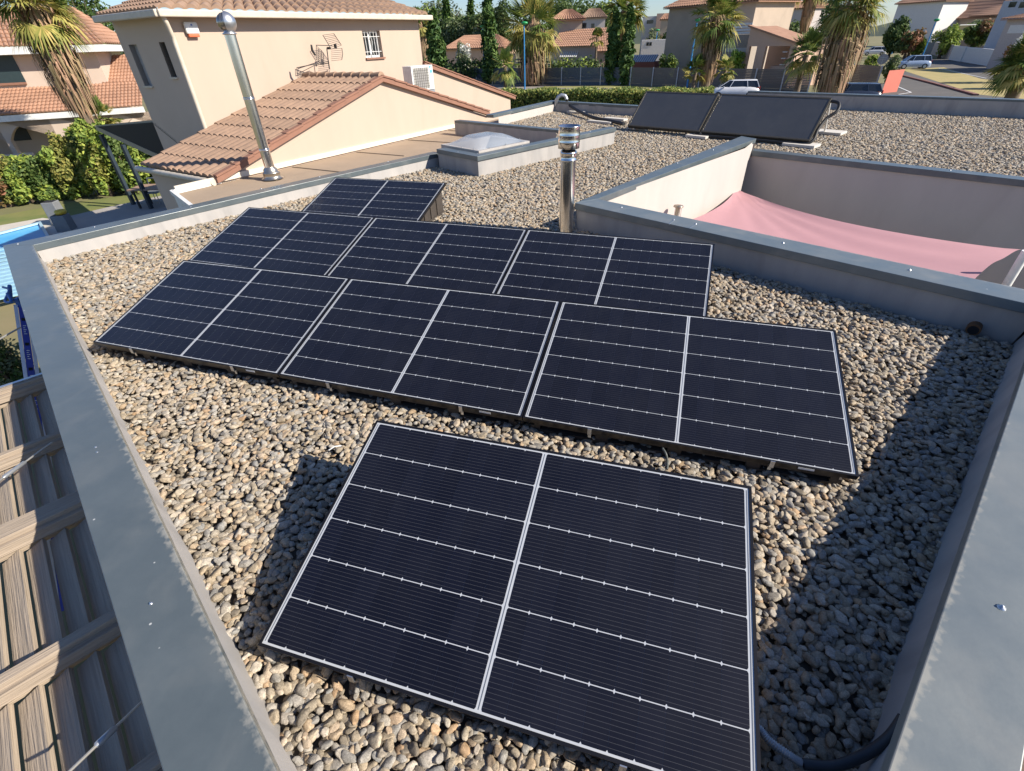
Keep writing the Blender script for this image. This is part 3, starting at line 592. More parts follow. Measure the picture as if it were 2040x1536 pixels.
acr = bpy.data.materials.new('acrylic'); acr.use_nodes = True; tt = acr.node_tree; NN = tt.nodes; bs = NN['Principled BSDF']; bs.inputs['Base Color'].default_value = (.42, .47, .54, 1); bs.inputs['Roughness'].default_value = .12
tp_ = NN.new('ShaderNodeBsdfTransparent'); mxs = NN.new('ShaderNodeMixShader'); mxs.inputs[0].default_value = .50; tt.links.new(tp_.outputs[0], mxs.inputs[1]); tt.links.new(bs.outputs[0], mxs.inputs[2]); tt.links.new(mxs.outputs[0], NN['Material Output'].inputs[0])
m = MB(); n = 14; vs = []
for j in range(n + 1):
    for i in range(n + 1):
        u = i / n; v = j / n; p = quad_bil(inn, u, v); hh = (1 - (2 * u - 1) ** 4) * (1 - (2 * v - 1) ** 4); hh = min((1 - abs(2 * u - 1)) * 1.7, 1) * min((1 - abs(2 * v - 1)) * 1.7, 1); hh = hh ** .6
        vs.append(p + UPV * (.012 + 0.15 * hh))
m.add(vs, [(j * (n + 1) + i, j * (n + 1) + i + 1, (j + 1) * (n + 1) + i + 1, (j + 1) * (n + 1) + i) for j in range(n) for i in range(n)], 0, True)
m.build('dome', [acr], sk)
m = MB(); m.poly([p - UPV * .19 for p in inn]); m.build('shaft', [white_m], sk)
for i, k in ((0, 3), (1, 3), (3, 3)):
    for q in range(k):
        a = sc[i]; b = sc[(i + 1) % 4]; p = a.lerp(b, (q + .6) / k).lerp(cen, .05)
        s_ = MB(); s_.tube([p + UPV * .005, p + UPV * .035], .008, 8); s_.build('bolt', [galv_m], sk)
# conduit at the lower right
pc = [at(1440, 1440, .10), at(1505, 1448, .035), at(1535, 1478, .03), at(1580, 1510, .03), at(1600, 1522, .035), at(1660, 1526, .05), at(1720, 1505, .08), at(1770, 1470, .14), at(1800, 1430, .20)]
cd = empty('cable_conduit', 'corrugated grey cable conduit running into a dark sleeve below the front panel', 'conduit')
sp = smooth_pts(pc[:5], 40); m = MB(); m.tube(sp, [.0125 + (.0022 if (i % 4) < 2 else -.001) for i in range(len(sp))], 12); m.build('corrugated_conduit', [galv_m], cd)
m = MB(); m.tube(smooth_pts(pc[4:], 8), .016, 12); m.build('sleeve', [M('sleeve_dark', (.025, .03, .038), rough=.5)], cd)
m = MB(); m.tube(smooth_pts([at(1320, 893, .08), at(1327, 905, .07), at(1330, 922, .03), at(1329, 935, .02)]), .006, 8); tag(m.build('cable', [M('cable_grey', (.10, .11, .10), rough=.5)]), 'thin grey cable dropping from the middle row into the gravel', 'cable')
# pale stray strip on the gravel
m = MB(); pa = at(655, 897, .03); pb_ = at(680, 888, .035); m.tube([pa, pa.lerp(pb_, .5) + UPV * .012, pb_], .004, 6); tag(m.build('cable_tie', [white_m]), 'small pale plastic tie lying on the gravel', 'cable tie')
# ------------------------------------------------------------------ patio
# shade sail
pink = M('sail_cloth', (0.50, 0.275, 0.30), (0.475, 0.26, 0.285), scale=3, rough=.85, trans=.12)
pw0 = XY(P4ib - e1 * .03, 0); pw1 = XY(P5e_i - e1 * .03, 0); q0 = XY(P6a + n6 * .03, 0); q1 = XY(P6b + n6 * .03, 0)
SA = onwall(q0, q1, 1468, 360) - n6 * .22; SA.z += 0.0
m = MB()
SB = atD(2036, 497, (at(2036, 497, -.55) - CAM).xy.length); SB = at(2034, 498, -.62)
SC = at(1905, 625, -.35); SD = at(1240, 470, -.60)
corners = [SA, SB, SC, SD]
n = 28; vs = []
for j in range(n + 1):
    for i in range(n + 1):
        u = i / n; v = j / n
        # edges bow inward
        bu = 4 * u * (1 - u); bv = 4 * v * (1 - v)
        bu_ = bu ** .75; v2 = v + (.22 * bu_ * (1 - v) - .12 * bu * v); u2 = u + (.12 * bv ** .75 * (1 - u) - .03 * bv * u)
        p = quad_bil(corners, u2, v2); p = p - UPV * (.12 * bu * bv)
        f = math.exp(-((u) ** 2 + v ** 2) * 6) + math.exp(-((1 - u) ** 2 + v ** 2) * 8)
        p += UPV * (.018 * sin(22 * atan2(v + .02, u + .02)) * (f + .12) * min(1, (u + v) * 6) )
        vs.append(p)
m.add(vs, [(j * (n + 1) + i, j * (n + 1) + i + 1, (j + 1) * (n + 1) + i + 1, (j + 1) * (n + 1) + i) for j in range(n) for i in range(n)], 0, True)
sail = empty('shade_sail', 'dusty pink shade sail stretched across the sunken patio', 'shade sail')
m.build('cloth', [pink], sail)
m = MB(); m.tube([SA, onwall(q0, q1, 1476, 345)], .008, 6); m.lathe(SA, [(.0, .03), (.02, .02), (.0, 0)], 8); m.build('tensioner', [galv_m], sail)
# white sail pole at the right
pb = at(1990, 600, -.6)
m = MB(); m.tube([XY(at(2046, 500, -.2), GZ), at(2046, 500, -.2)], .045, 12); tag(m.build('sail_pole', [white_m]), 'white pole holding the right corner of the pink sail', 'pole')
pt = onwall(pw0 + e1 * .16, pw1 + e1 * .16, 1352, 409)
ht = empty('patio_heater', 'slim steel patio heater whose round hood shows above the dark coping', 'patio heater', loc=(pt.x, pt.y, 0))
zh = pt.z; hm = M('heater_steel', (.42, .36, .29), rough=.35, metal=.8)
m = MB(); m.lathe((0, 0, 0), [(0, zh + .006), (.07, zh - .004), (.075, zh - .02), (.0, zh - .012)], 24); m.build('hood', [hm], ht)
m = MB(); m.lathe((0, 0, 0), [(.035, zh - .03), (.035, zh - .19), (.045, zh - .2), (.03, GZ + .9), (.02, GZ + .9), (.02, GZ + .05), (.2, GZ + .03)], 16)
m.build('stand', [hm], ht)
for k in range(5):
    a = 2 * pi * k / 5; mm_ = MB(); mm_.tube([(.05 * cos(a), .05 * sin(a), zh - .2), (.05 * cos(a), .05 * sin(a), zh - .012)], .003, 6); mm_.build('guard_rod', [hm], ht)
# ================================================================== NEIGHBOURING HOUSE
tile_m = M('tile_tan', (0.33, 0.215, 0.145), (0.235, 0.155, 0.11), scale=5, rough=.85, island=.12, stain=.3, sscale=3, dirt=(.16, .11, .08))
tile_o = M('tile_orange', (0.40, 0.225, 0.145), (0.31, 0.17, 0.11), scale=2, rough=.85, island=.12, stain=.25, sscale=1.2, dirt=(.2, .11, .07))
verge_m = M('verge_red', (0.27, 0.135, 0.09), (0.22, 0.11, 0.075), scale=6, rough=.8)
def tile_roof(e0, e1_, r0, r1, nc, nr, amp=None, seg=6, lift=.02, mi=0, mb=None):
    "barrel tiles: e0-e1 along the eave, r0-r1 along the ridge"
    m = mb or MB(); N_ = (e1_ - e0).cross(r0 - e0).normalized()
    if N_.z < 0: N_ = -N_
    cwid = (e1_ - e0).length / nc; amp = amp or cwid * .28
    for j in range(nr):
        t0 = j / nr; t1 = (j + 1) / nr + .015
        a0 = e0.lerp(r0, t0); b0 = e1_.lerp(r1, t0); a1 = e0.lerp(r0, min(t1, 1)); b1 = e1_.lerp(r1, min(t1, 1)); vs = []; K = nc * seg
        for row, (a, b, l) in enumerate(((a0, b0, 0.0), (a0, b0, lift + .006), (a1, b1, 0.006))):
            for i in range(K + 1):
                s = i / K; ph = (s * nc) % 1.0; hgt = amp * (abs(sin(pi * ph)) ** .8 if True else 0)
                if row == 0: hgt *= .55
                vs.append(a.lerp(b, s) + N_ * (hgt + l))
        fs = [(r * (K + 1) + i, r * (K + 1) + i + 1, (r + 1) * (K + 1) + i + 1, (r + 1) * (K + 1) + i) for r in range(2) for i in range(K)]
        m.add(vs, fs, mi, False)
    return m
pA = at(580, 330.7, 0); pB = at(900.3, 256.5, 0); hd = (pB - pA).normalized(); hn = Vector((-hd.y, hd.x, 0))
def HS(s, k, z): return Vector((pA.x + hd.x * s + hn.x * k, pA.y + hd.y * s + hn.y * k, z))
def onplane(k, x, y): return onwall(HS(0, k, 0), HS(1, k, 0), x, y)
def s_of(p): return (p - pA).dot(hd)
nh_ = empty('neighbour_house', 'peach rendered house with tiled roofs and a small barred window', 'house')
apex = onplane(0, 757, 156); le = onplane(0, 426.6, 357); re_ = onplane(0, 970.6, 225)
KB = 2.62
# gable wall
def drop(p, d): return p - UPV * d
m = MB(); th_ = .1
zle = le.z - .02; 
m.prism([HS(s_of(le) + .05, 0, GZ), HS(s_of(re_) - .05, 0, GZ), HS(s_of(re_) - .05, 0, re_.z - .07), apex - UPV * .05, HS(s_of(le) + .05, 0, le.z - .06)], hn * .2)
m.build('gable_wall', [peach_m], nh_)
# flashing line along the foot of the gable
m = MB(); m.bar(HS(-2.3, -.02, .06), HS(5.9, -.02, .06), .04, .09); m.build('flashing', [M('flashing_pale', (.74, .66, .54), rough=.6)], nh_)
# gable roof left slope & right slope
ov = -.06
e0 = le + hn * ov; e1_ = le + hn * (KB); r0 = apex + hn * ov; r1 = apex + hn * KB
lz = .06
m = tile_roof(e0, e1_, r0, r1, 13, 10, lift=.025); tile_roof(re_ + hn * KB, re_ + hn * ov, apex + hn * KB, apex + hn * ov, 13, 11, lift=.025, mb=m); m.build('tiled_roof', [tile_m], nh_)
m = MB()                                  # ridge caps
for k in range(9):
    a = r0.lerp(r1, k / 9); b = r0.lerp(r1, (k + 1.12) / 9); m.tube([a + UPV * .03, b + UPV * .015], [.10, .085], 12)
m.build('ridge_cap', [tile_m], nh_)
m = MB()                                  # verges: thin red boards and tile ends
for (a, b) in ((le, apex), (re_, apex)):
    m.prism([a + hn * -.10 - UPV * .06, b + hn * -.10 - UPV * .06, b + hn * -.10 + UPV * .03, a + hn * -.10 + UPV * .03], hn * .16)
    n = 11
    for k in range(n):
        p = a.lerp(b, k / n); q = a.lerp(b, (k + 1.05) / n); m.bar(p + hn * -.03 + UPV * .06, q + hn * -.03 + UPV * .045, .18, .035)
m.build('verge', [verge_m], nh_)
# under the left eave: shaded side wall, gutter, downpipe
sl = s_of(le) + .12
m = MB(); m.prism([HS(sl, .1, GZ), HS(sl, KB, GZ), HS(sl, KB, le.z - .02), HS(sl, .1, le.z - .02)], hd * .2); m.build('side_wall', [peachl_m], nh_)
m = MB(); m.tube([le + hn * -.05 - hd * .05 - UPV * .04, le + hn * (KB + .1) - hd * .05 - UPV * .04], .055, 10); gt = m.build('gutter', [cream_m], nh_)
m = MB(); g1_ = HS(sl - .1, .9, le.z - .05); m.tube([g1_, g1_ - UPV * .12 + hd * .05, HS(sl - .04, .9, le.z - .3), HS(sl - .04, .9, GZ)], .035, 8); m.build('downpipe', [cream_m], gt)
# main two-storey wall
def mw(x, y): return onplane(KB, x, y)
sA = s_of(mw(408, 250)); sB = s_of(mw(836, 70)); zE = mw(322, 34).z
win = [mw(721, 61), mw(755, 61), mw(764, 113), mw(730, 116)]
w0 = s_of(win[3]); w1 = s_of(win[2]); wz0 = (win[2].z + win[3].z) / 2; wz1 = (win[0].z + win[1].z) / 2
BK = 2.25 + .1
cb = mw(408, 250)
def side(x, y): return onwall(cb, cb + hn, x, y)
def k_of(p): return (p - pA).dot(hn)
kE = k_of(side(226, 53))
def wall_holes(o, u, L, z0, z1, holes, nrm, depth=.16, mi=0, rev=0):
    "wall from point o along u, height z0..z1, with rectangular holes (u0,u1,z0,z1) and reveals"
    m = MB(); us = sorted({0, L} | {h[0] for h in holes} | {h[1] for h in holes}); zs = sorted({z0, z1} | {h[2] for h in holes} | {h[3] for h in holes})
    P = lambda a, z, k=0.0: Vector((o.x + u.x * a, o.y + u.y * a, z)) + nrm * k
    for i in range(len(us) - 1):
        for j in range(len(zs) - 1):
            cu = (us[i] + us[i + 1]) / 2; cz = (zs[j] + zs[j + 1]) / 2
            if any(h[0] < cu < h[1] and h[2] < cz < h[3] for h in holes): continue
            m.poly([P(us[i], zs[j]), P(us[i + 1], zs[j]), P(us[i + 1], zs[j + 1]), P(us[i], zs[j + 1])])
    for a, b, c, d in holes:
        m.poly([P(a, c), P(b, c), P(b, c, depth), P(a, c, depth)]); m.poly([P(a, d), P(a, d, depth), P(b, d, depth), P(b, d)])
        m.poly([P(a, c), P(a, c, depth), P(a, d, depth), P(a, d)]); m.poly([P(b, c), P(b, d), P(b, d, depth), P(b, c, depth)])
    return m, P
hole = (w0 - sA, w1 - sA, wz0, wz1)
m, P = wall_holes(HS(sA, KB, 0), hd, sB - sA, GZ, zE + .05, [hole], hn)
m.poly([HS(sB, KB, GZ), HS(sB, kE + 4, GZ), HS(sB, kE + 4, zE), HS(sB, KB, zE)])
m.build('main_wall', [peach_m], nh_)
# window
wf = MB(); a, b, c, d = hole; fw = .05
for (x0, z0_, x1, z1_) in ((a, c, b, c + fw), (a, d - fw, b, d), (a, c, a + fw, d), (b - fw, c, b, d), ((a + b) / 2 - .025, c, (a + b) / 2 + .025, d)):
    wf.prism([P(x0, z0_, .12), P(x1, z0_, .12), P(x1, z1_, .12), P(x0, z1_, .12)], hn * .04)
wo_ = wf.build('window', [white_m], nh_)
m = MB(); m.poly([P(a, c, .15), P(b, c, .15), P(b, d, .15), P(a, d, .15)]); m.build('pane', [glass_m], wo_)
m = MB(); ng = 6
for k in range(1, ng):
    x = a + (b - a) * k / ng; pts = [P(x, c, .04), P(x, d, .04)]
    if k == 3: pts = [P(x + .02 * sin(t * 1.3), c + (d - c) * t / 10, .04) for t in range(11)]
    m.tube(pts, .008, 6)
for z in (c + (d - c) * .22, c + (d - c) * .78): m.tube([P(a, z, .04), P(b, z, .04)], .008, 6)
m.build('window_bars', [white_m], wo_)
m = MB(); m.prism([P(a - .03, c - .04, -.05), P(b + .03, c - .04, -.05), P(b + .03, c - .04, .12), P(a - .03, c - .04, .12)], UPV * .04); m.build('sill', [verge_m], wo_)
# shaded side of the main house with two tall slots
def rect_side(pts):
    ks = sorted(k_of(side(*p)) - KB for p in pts); zs = sorted(side(*p).z for p in pts); return ((ks[0] + ks[1]) / 2, (ks[2] + ks[3]) / 2, (zs[0] + zs[1]) / 2, (zs[2] + zs[3]) / 2)
hA = rect_side([(254, 88.5), (272, 89), (303, 170), (290, 172)]); hB = rect_side([(316, 84), (328, 84), (352, 152), (342, 155)])
m, PS = wall_holes(HS(sA, KB, 0), hn, kE - KB, GZ, zE + .05, [hA, hB], hd, depth=.12)
m.build('shaded_wall', [peachl_m], nh_)
for hq, mt in ((hA, M('shutter_pale', (.42, .42, .42), rough=.6)), (hB, M('louvre', (.16, .16, .15), (.10, .10, .10), scale=3, rough=.7, stretch=(1, 1, 20)))):
    a, b, c, d = hq; m = MB(); m.poly([PS(a, c, .11), PS(b, c, .11), PS(b, d, .11), PS(a, d, .11)]); m.poly([PS(b, c - .0, .0), PS(b, c, .11), PS(b, d, .11), PS(b, d, .0)]); wq_ = m.build('window', [mt], nh_)
    m = MB(); m.prism([PS(a - .02, c - .035, -.04), PS(b + .02, c - .035, -.04), PS(b + .02, c - .035, .1), PS(a - .02, c - .035, .1)], UPV * .035); m.build('sill', [cream_m], wq_)
# main roof (hip) with gutter
O = .22
E00 = HS(sA - O, KB - O, zE + .10); E10 = HS(sB + .2, KB - O, zE + .10); E01 = HS(sA - O, kE + .02, zE + .10); E11 = HS(sB + .2, kE + 3, zE + .10)
R0 = HS(sA + 2.2, KB + 2.4, zE + .85); R1 = HS(sB - .4, KB + 2.4, zE + .85)
m = tile_roof(E00, E10, R0, R1, 30, 8, lift=.03, seg=8); tile_roof(E01, E00, R0 - hd * .0, R0, 17, 8, lift=.03, seg=6, mb=m)
m.poly([R0, R1, HS(sB, kE + .3, zE + .6), HS(sA + 2.2, kE + .3, zE + .6)])
m.build('tiled_roof', [tile_m], nh_)
m = MB(); m.prism([HS(sA - O, KB - O, zE + .02), HS(sB + .2, KB - O, zE + .02), HS(sB + .2, KB + .5, zE + .02), HS(sA - O, kE + .02, zE + .02)], UPV * .07); m.build('soffit', [cream_m], nh_)
m = MB()
for (a, b) in ((HS(sA - O - .07, KB - O - .07, zE + .05), HS(sB + .3, KB - O - .07, zE + .05)), (HS(sA - O - .07, KB - O - .07, zE + .05), HS(sA - O - .07, kE + .02, zE + .05))):
    m.bar(a, b, .11, .12)
gt2 = m.build('gutter', [cream_m], nh_, bevel=.02)
m = MB(); c0 = HS(sA - .06, KB - .07, 0); 
m.tube([HS(sA - O + .05, KB - O, zE), HS(sA - O + .07, KB - O, zE - .1), HS(sA - .05, KB - .08, zE - .3), HS(sA - .05, KB - .08, zE - .4), HS(sA - .05, KB - .08, le.z + .4), HS(sA - .05, KB - .08, le.z + .35)], .045, 10); m.build('downpipe', [cream_m], gt2)
# one-storey wing on the right
rA = mw(845, 128); rB = mw(1024, 195); rw = mw(1017.5, 214)
m = MB(); m.prism([HS(sB - .02, KB + .01, GZ), HS(s_of(rw), KB + .01, GZ), HS(s_of(rw), KB + .01, rB.z - .02), HS(sB - .02, KB + .01, rA.z + .0)], hn * 3); m.build('wing_wall', [peach_m], nh_)
m = MB(); a = HS(sB, KB, rA.z + .02); b = HS(s_of(rB), KB, rB.z + .02); m.prism([a - hn * .08 - UPV * .07, b - hn * .08 - UPV * .07, b - hn * .08 + UPV * .03, a - hn * .08 + UPV * .03], hn * .14)
for k in range(13):
    p = a.lerp(b, k / 13); q = a.lerp(b, (k + 1.05) / 13); m.bar(q - hn * .02 + UPV * .05, p - hn * .02 + UPV * .06, .17, .03)
m.poly([a, b, b + hn * 3, a + hn * 3]); m.build('wing_verge', [verge_m], nh_)
# beige flat roof between the gable and our coping, and its pale edge
felt = M('beige_felt', (0.36, 0.27, 0.19), (0.31, 0.235, 0.165), scale=1.2, rough=.9, bump=.1, bscale=90, stain=.3, sscale=1.5, dirt=(.22, .17, .12))
fr_ = empty('flat_roof_annexe', 'low annexe with a beige flat roof between the two houses', 'annexe')
c350 = at(350, 380, .03)
ring2 = [HS(-2.35, 0, 0), HS(6.2, 0, 0), XY(bx1, 0) + nb * .2, XY(bx0, 0) + nb * .25, XY(P2out[3], 0) , XY(at(396, 405, .2), 0)]
m = MB(); z_ = -.02; m.add([XY(p, z_) for p in ring2], [(0, 5, 4), (0, 4, 1), (1, 4, 3), (1, 3, 2)]); m.add([XY(p, z_) for p in (HS(6.0, -.0, 0), HS(7.6, -.0, 0), XY(bx1, 0) + nb * .2)], [(0, 2, 1)]); m.build('felt_roof', [felt], fr_, fix=True)
m = MB()
for s in (0, 1.7, 3.4, 5.0): m.bar(HS(s, -.05, -.012), HS(s + .1, -1.4, -.012), .03, .012)
m.build('felt_lap', [M('felt_lap', (.27, .21, .15), rough=.9)], fr_)
ea = HS(-2.35, 0, 0); eb = XY(at(396, 405, .2), 0)
m = MB(); m.bar(XY(ea, .02), XY(eb, .02), .06, .07); m.bar(XY(ea, .02), XY(HS(-1.5, -.0, 0), .02), .06, .07); m.build('edge_trim', [white_m], fr_)
m = MB(); m.poly([XY(ea, GZ), XY(eb, GZ), XY(eb, 0), XY(ea, 0)]); m.poly([XY(ea, GZ), XY(HS(-1.2, 0, 0), GZ), XY(HS(-1.2, 0, 0), 0), XY(ea, 0)]); m.build('outer_wall', [white_m], fr_)
# alarm box
ab = mw(378, 56); m = MB(); m.box((0, 0, 0), (.27, .07, .20)); al = m.build('alarm_box', [white_m], label='white alarm siren box with an orange lower edge under the eave', cat='alarm box', bevel=.03); al.location = ab - hn * .06; al.rotation_euler.z = atan2(hd.y, hd.x)
m = MB(); m.box((0, 0, -.125), (.22, .06, .05)); m.build('beacon', [M('orange_lens', (.75, .16, .07), rough=.3)], al, bevel=.012); m = MB(); m.box((.0, -.037, .05), (.035, .004, .03)); m.build('emblem', [M('emblem_blue', (.08, .14, .4), rough=.4)], al)
# outdoor AC unit standing on the garage roof
ac = empty('air_conditioner', 'white outdoor air conditioning unit standing on the tiled roof', 'air conditioner')
p0 = onplane(1.35, 823, 170); q = onplane(1.35, 866, 177); z1 = onplane(1.35, 822, 132).z; sL = s_of(p0); sR = s_of(q); zb = min(p0.z, q.z)
def ACP(u, v, k=0.0): return HS(sL + (sR - sL) * u, 1.35 + k, zb + (z1 - zb) * v)
m = MB(); m.prism([ACP(0, 0), ACP(1, 0), ACP(1, 1), ACP(0, 1)], hn * .32); m.build('casing', [white_m], ac, bevel=.01)
m = MB(); n = 28; cc = (.42, .48); 
ww = (sR - sL); hh_ = (z1 - zb)
rad = .40 * min(ww, hh_)
def APc(x, z, k): return HS(sL + ww * cc[0] + x, 1.35 + k, zb + hh_ * cc[1] + z)
m.poly([ACP(.06, .06, -.004), ACP(.78, .06, -.004), ACP(.78, .92, -.004), ACP(.06, .92, -.004)]); m.build('fan_recess', [M('grille_grey', (.38, .37, .34), (.26, .25, .23), scale=6, rough=.5)], ac)
m = MB()
for k in range(1, 8): m.tube([ACP(.06 + .72 * k / 8, .06, -.012), ACP(.06 + .72 * k / 8, .92, -.012)], .004, 4); m.tube([ACP(.06, .06 + .86 * k / 8, -.012), ACP(.78, .06 + .86 * k / 8, -.012)], .004, 4)
m.build('fan_grille', [M('grille_dark', (.16, .155, .14), rough=.5)], ac)
m = MB(); m.poly([APc(rad * cos(2 * pi * k / n), rad * sin(2 * pi * k / n), -.008) for k in range(n)]); m.build('fan', [M('fan_grey', (.28, .27, .26), rough=.5)], ac)
m = MB(); m.poly([ACP(.83, .84, -.004), ACP(.95, .96, -.004), ACP(.83, .96, -.004)]); m.poly([ACP(.85, .68, -.004), ACP(.96, .68, -.004), ACP(.96, .80, -.004), ACP(.85, .80, -.004)]); m.build('emblem', [M('emblem_cyan', (.12, .42, .72), rough=.4)], ac)
m = MB()
for k in (0, 1): m.bar(ACP(-.05, 0, .05 + .22 * k) - UPV * .06, ACP(1.05, 0, .05 + .22 * k) - UPV * .06, .04, .12)
m.build('bracket', [galv_m], ac)
# TV aerial on a bracket
an = empty('tv_aerial', 'wiry television aerial with grid reflectors fixed to the peach wall', 'aerial')
KA_ = KB - .45
def AP(x, y, k=0.0): return onplane(KA_ + k, x, y)
am = M('aerial_metal', (.03, .03, .03), rough=.5)
m = MB(); m.tube([AP(656, 137), AP(651, 96)], .012, 8); m.tube([AP(592, 148, .4), AP(591, 135, .4), AP(655, 122, 0), AP(656, 137, .4)], .009, 6); m.tube([AP(592, 148, .4), AP(625, 131, .3), AP(656, 125)], .007, 6); m.build('mast', [am], an)
m = MB()
g = [AP(643, 70), AP(665, 67), AP(680, 90), AP(660, 98)]
for t in range(9):
    a = g[0].lerp(g[3], t / 8); b = g[1].lerp(g[2], t / 8); m.tube([a, b + hn * -.0], .0045, 5)
m.tube([g[0], g[3]], .008, 5); m.tube([g[1], g[2]], .008, 5)
g = [AP(659, 98), AP(681, 96), AP(681, 119), AP(660, 121)]
for t in range(7): m.tube([g[0].lerp(g[3], t / 6), g[1].lerp(g[2], t / 6)], .0045, 5)
m.tube([g[1], g[1].lerp(g[2], .5) + hd * .03, g[2]], .008, 5); m.build('front_reflector', [am], an)
m = MB()
g = [AP(630, 91, -.2), AP(645, 106, -.2), AP(645, 133, -.2), AP(630, 118, -.2)]
for t in range(8): m.tube([g[0].lerp(g[3], t / 7), g[1].lerp(g[2], t / 7)], .0045, 5)
for t in range(4): m.tube([g[0].lerp(g[1], t / 3), g[3].lerp(g[2], t / 3)], .006, 5)
m.tube([AP(630, 90, -.2), AP(662, 91, 0)], .008, 5); m.build('rear_reflector', [am], an)
m = MB(); m.tube([AP(620, 89, -.3), AP(622, 100, -.3), AP(628, 110, -.3)], [.02, .028, .02], 8); m.build('reflector_end', [am], an)
for q_, s_ in ((AP(655, 96), (.08, .05, .05)), (AP(668, 92), (.05, .05, .09))): m = MB(); m.box(q_, s_); m.build('junction_box', [black_m], an)

# dark metal pergola
pg = empty('metal_pergola', 'dark slatted metal pergola on thin posts beside the peach house', 'pergola')
pm = M('pergola_blue', (0.09, 0.125, 0.165), (0.11, 0.15, 0.19), scale=3, rough=.45, metal=.3)
pmf = M('pergola_fascia', (0.26, 0.23, 0.20), rough=.5)
A_ = at(192, 252, -.32)
nB_ = side(303, 243); nC = side(345, 277)
v1 = nB_ - A_; v2 = nC - A_; PN = v1.cross(v2).normalized()
def onpl(x, y):
    d = ray(x, y); return CAM + d * ((A_ - CAM).dot(PN) / d.dot(PN))
D_ = onpl(330, 314)
q4 = [A_, nB_, nC + (nC - nB_) * .2, D_]
m = MB()
for k in range(15):
    t0 = k / 15; t1 = (k + .5) / 15
    a = q4[0].lerp(q4[3], t0); b = q4[1].lerp(q4[2], t0); c_ = q4[1].lerp(q4[2], t1); d_ = q4[0].lerp(q4[3], t1)
    m.prism([a, b, c_, d_], UPV * .04)
m.prism([q4[0] - UPV * .03, q4[1] - UPV * .03, q4[2] - UPV * .03, q4[3] - UPV * .03], UPV * .02, 1)  # black sheet under lighter slats: sky-lit ribs and shaded gaps done by colour
m.build('slat_roof', [pm, dark_m], pg, fix=True)
m = MB(); m.bar(q4[0] - UPV * .05, q4[3] - UPV * .05, .10, .16); m.build('beam', [pmf], pg)
for (tx, ty, bx_, by_) in ((204, 268, 268, 410), (248, 288, 303, 418)):
    b = at(bx_, by_, GZ); t = facing(b, tx, ty); m = MB(); m.bar(XY(b, GZ), XY(b, t.z), .12, .12, up=Vector((1, 0, 0))); m.build('post', [M('post_navy', (.025, .04, .055), rough=.5)], pg)
# ================================================================== PLANTS: builders
def leafmat(name, c1, c2, tr=.3, isl=.45): return M(name, tuple(min(x * 1.4, .7) for x in c1), tuple(min(x * 1.4, .7) for x in c2), scale=1.2, rough=.6, island=isl, trans=tr, spec=.3)
G_dark = leafmat('leaf_dark', (.048, .082, .026), (.075, .110, .036)); G_mid = leafmat('leaf_mid', (.085, .13, .032), (.05, .085, .025)); G_lime = leafmat('leaf_lime', (.23, .29, .055), (.15, .21, .045))
G_yel = leafmat('leaf_yellow', (.22, .21, .055), (.14, .16, .04)); G_grey = leafmat('leaf_grey', (.16, .185, .10), (.11, .14, .075)); G_red = leafmat('leaf_red', (.22, .10, .055), (.12, .10, .04)); G_white = leafmat('blossom', (.62, .60, .54), (.45, .46, .38))
G_cyp = leafmat('leaf_cypress', (.055, .105, .022), (.035, .07, .016), tr=.1)
P_green = leafmat('palm_green', (.13, .17, .035), (.075, .115, .028), tr=.3, isl=.35); P_yel = leafmat('palm_yellow', (.33, .29, .085), (.22, .21, .06), tr=.3, isl=.35); P_dead = M('palm_dead', (.36, .25, .14), (.22, .15, .085), scale=1.5, rough=.9, island=.4); bark = M('bark', (.13, .095, .065), (.085, .065, .05), scale=6, rough=.95, bump=.3, bscale=20)
trunk_p = M('palm_trunk', (.20, .155, .11), (.12, .09, .065), scale=3, rough=.95, bump=.5, bscale=9, stretch=(1, 1, 5))
def leaves(m, c, rx, rz, n, s, mi, rnd, shell=.55, asp=1.6, down=0.0):
    vs = []; fs = []
    for i in range(n):
        while True:
            d = Vector((rnd.uniform(-1, 1), rnd.uniform(-1, 1), rnd.uniform(-1, 1)))
            if .05 < d.length < 1: break
        d = d.normalized() * (shell + (1 - shell) * rnd.random()); p = Vector((c[0] + d.x * rx, c[1] + d.y * rx, c[2] + d.z * rz))
        nn_ = (d + Vector((rnd.uniform(-1, 1), rnd.uniform(-1, 1), rnd.uniform(-.6, 1.2))) * .9).normalized()
        u = nn_.orthogonal().normalized(); u = Matrix.Rotation(rnd.uniform(0, 6.28), 3, nn_) @ u; v = nn_.cross(u); k = s * rnd.uniform(.6, 1.3); o = len(vs)
        vs += [p - u * k * asp * .5, p + v * k * .45, p + u * k * asp * .5 - nn_ * k * .25, p - v * k * .45]; fs.append((o, o + 1, o + 2, o + 3))
    m.add(vs, fs, mi)
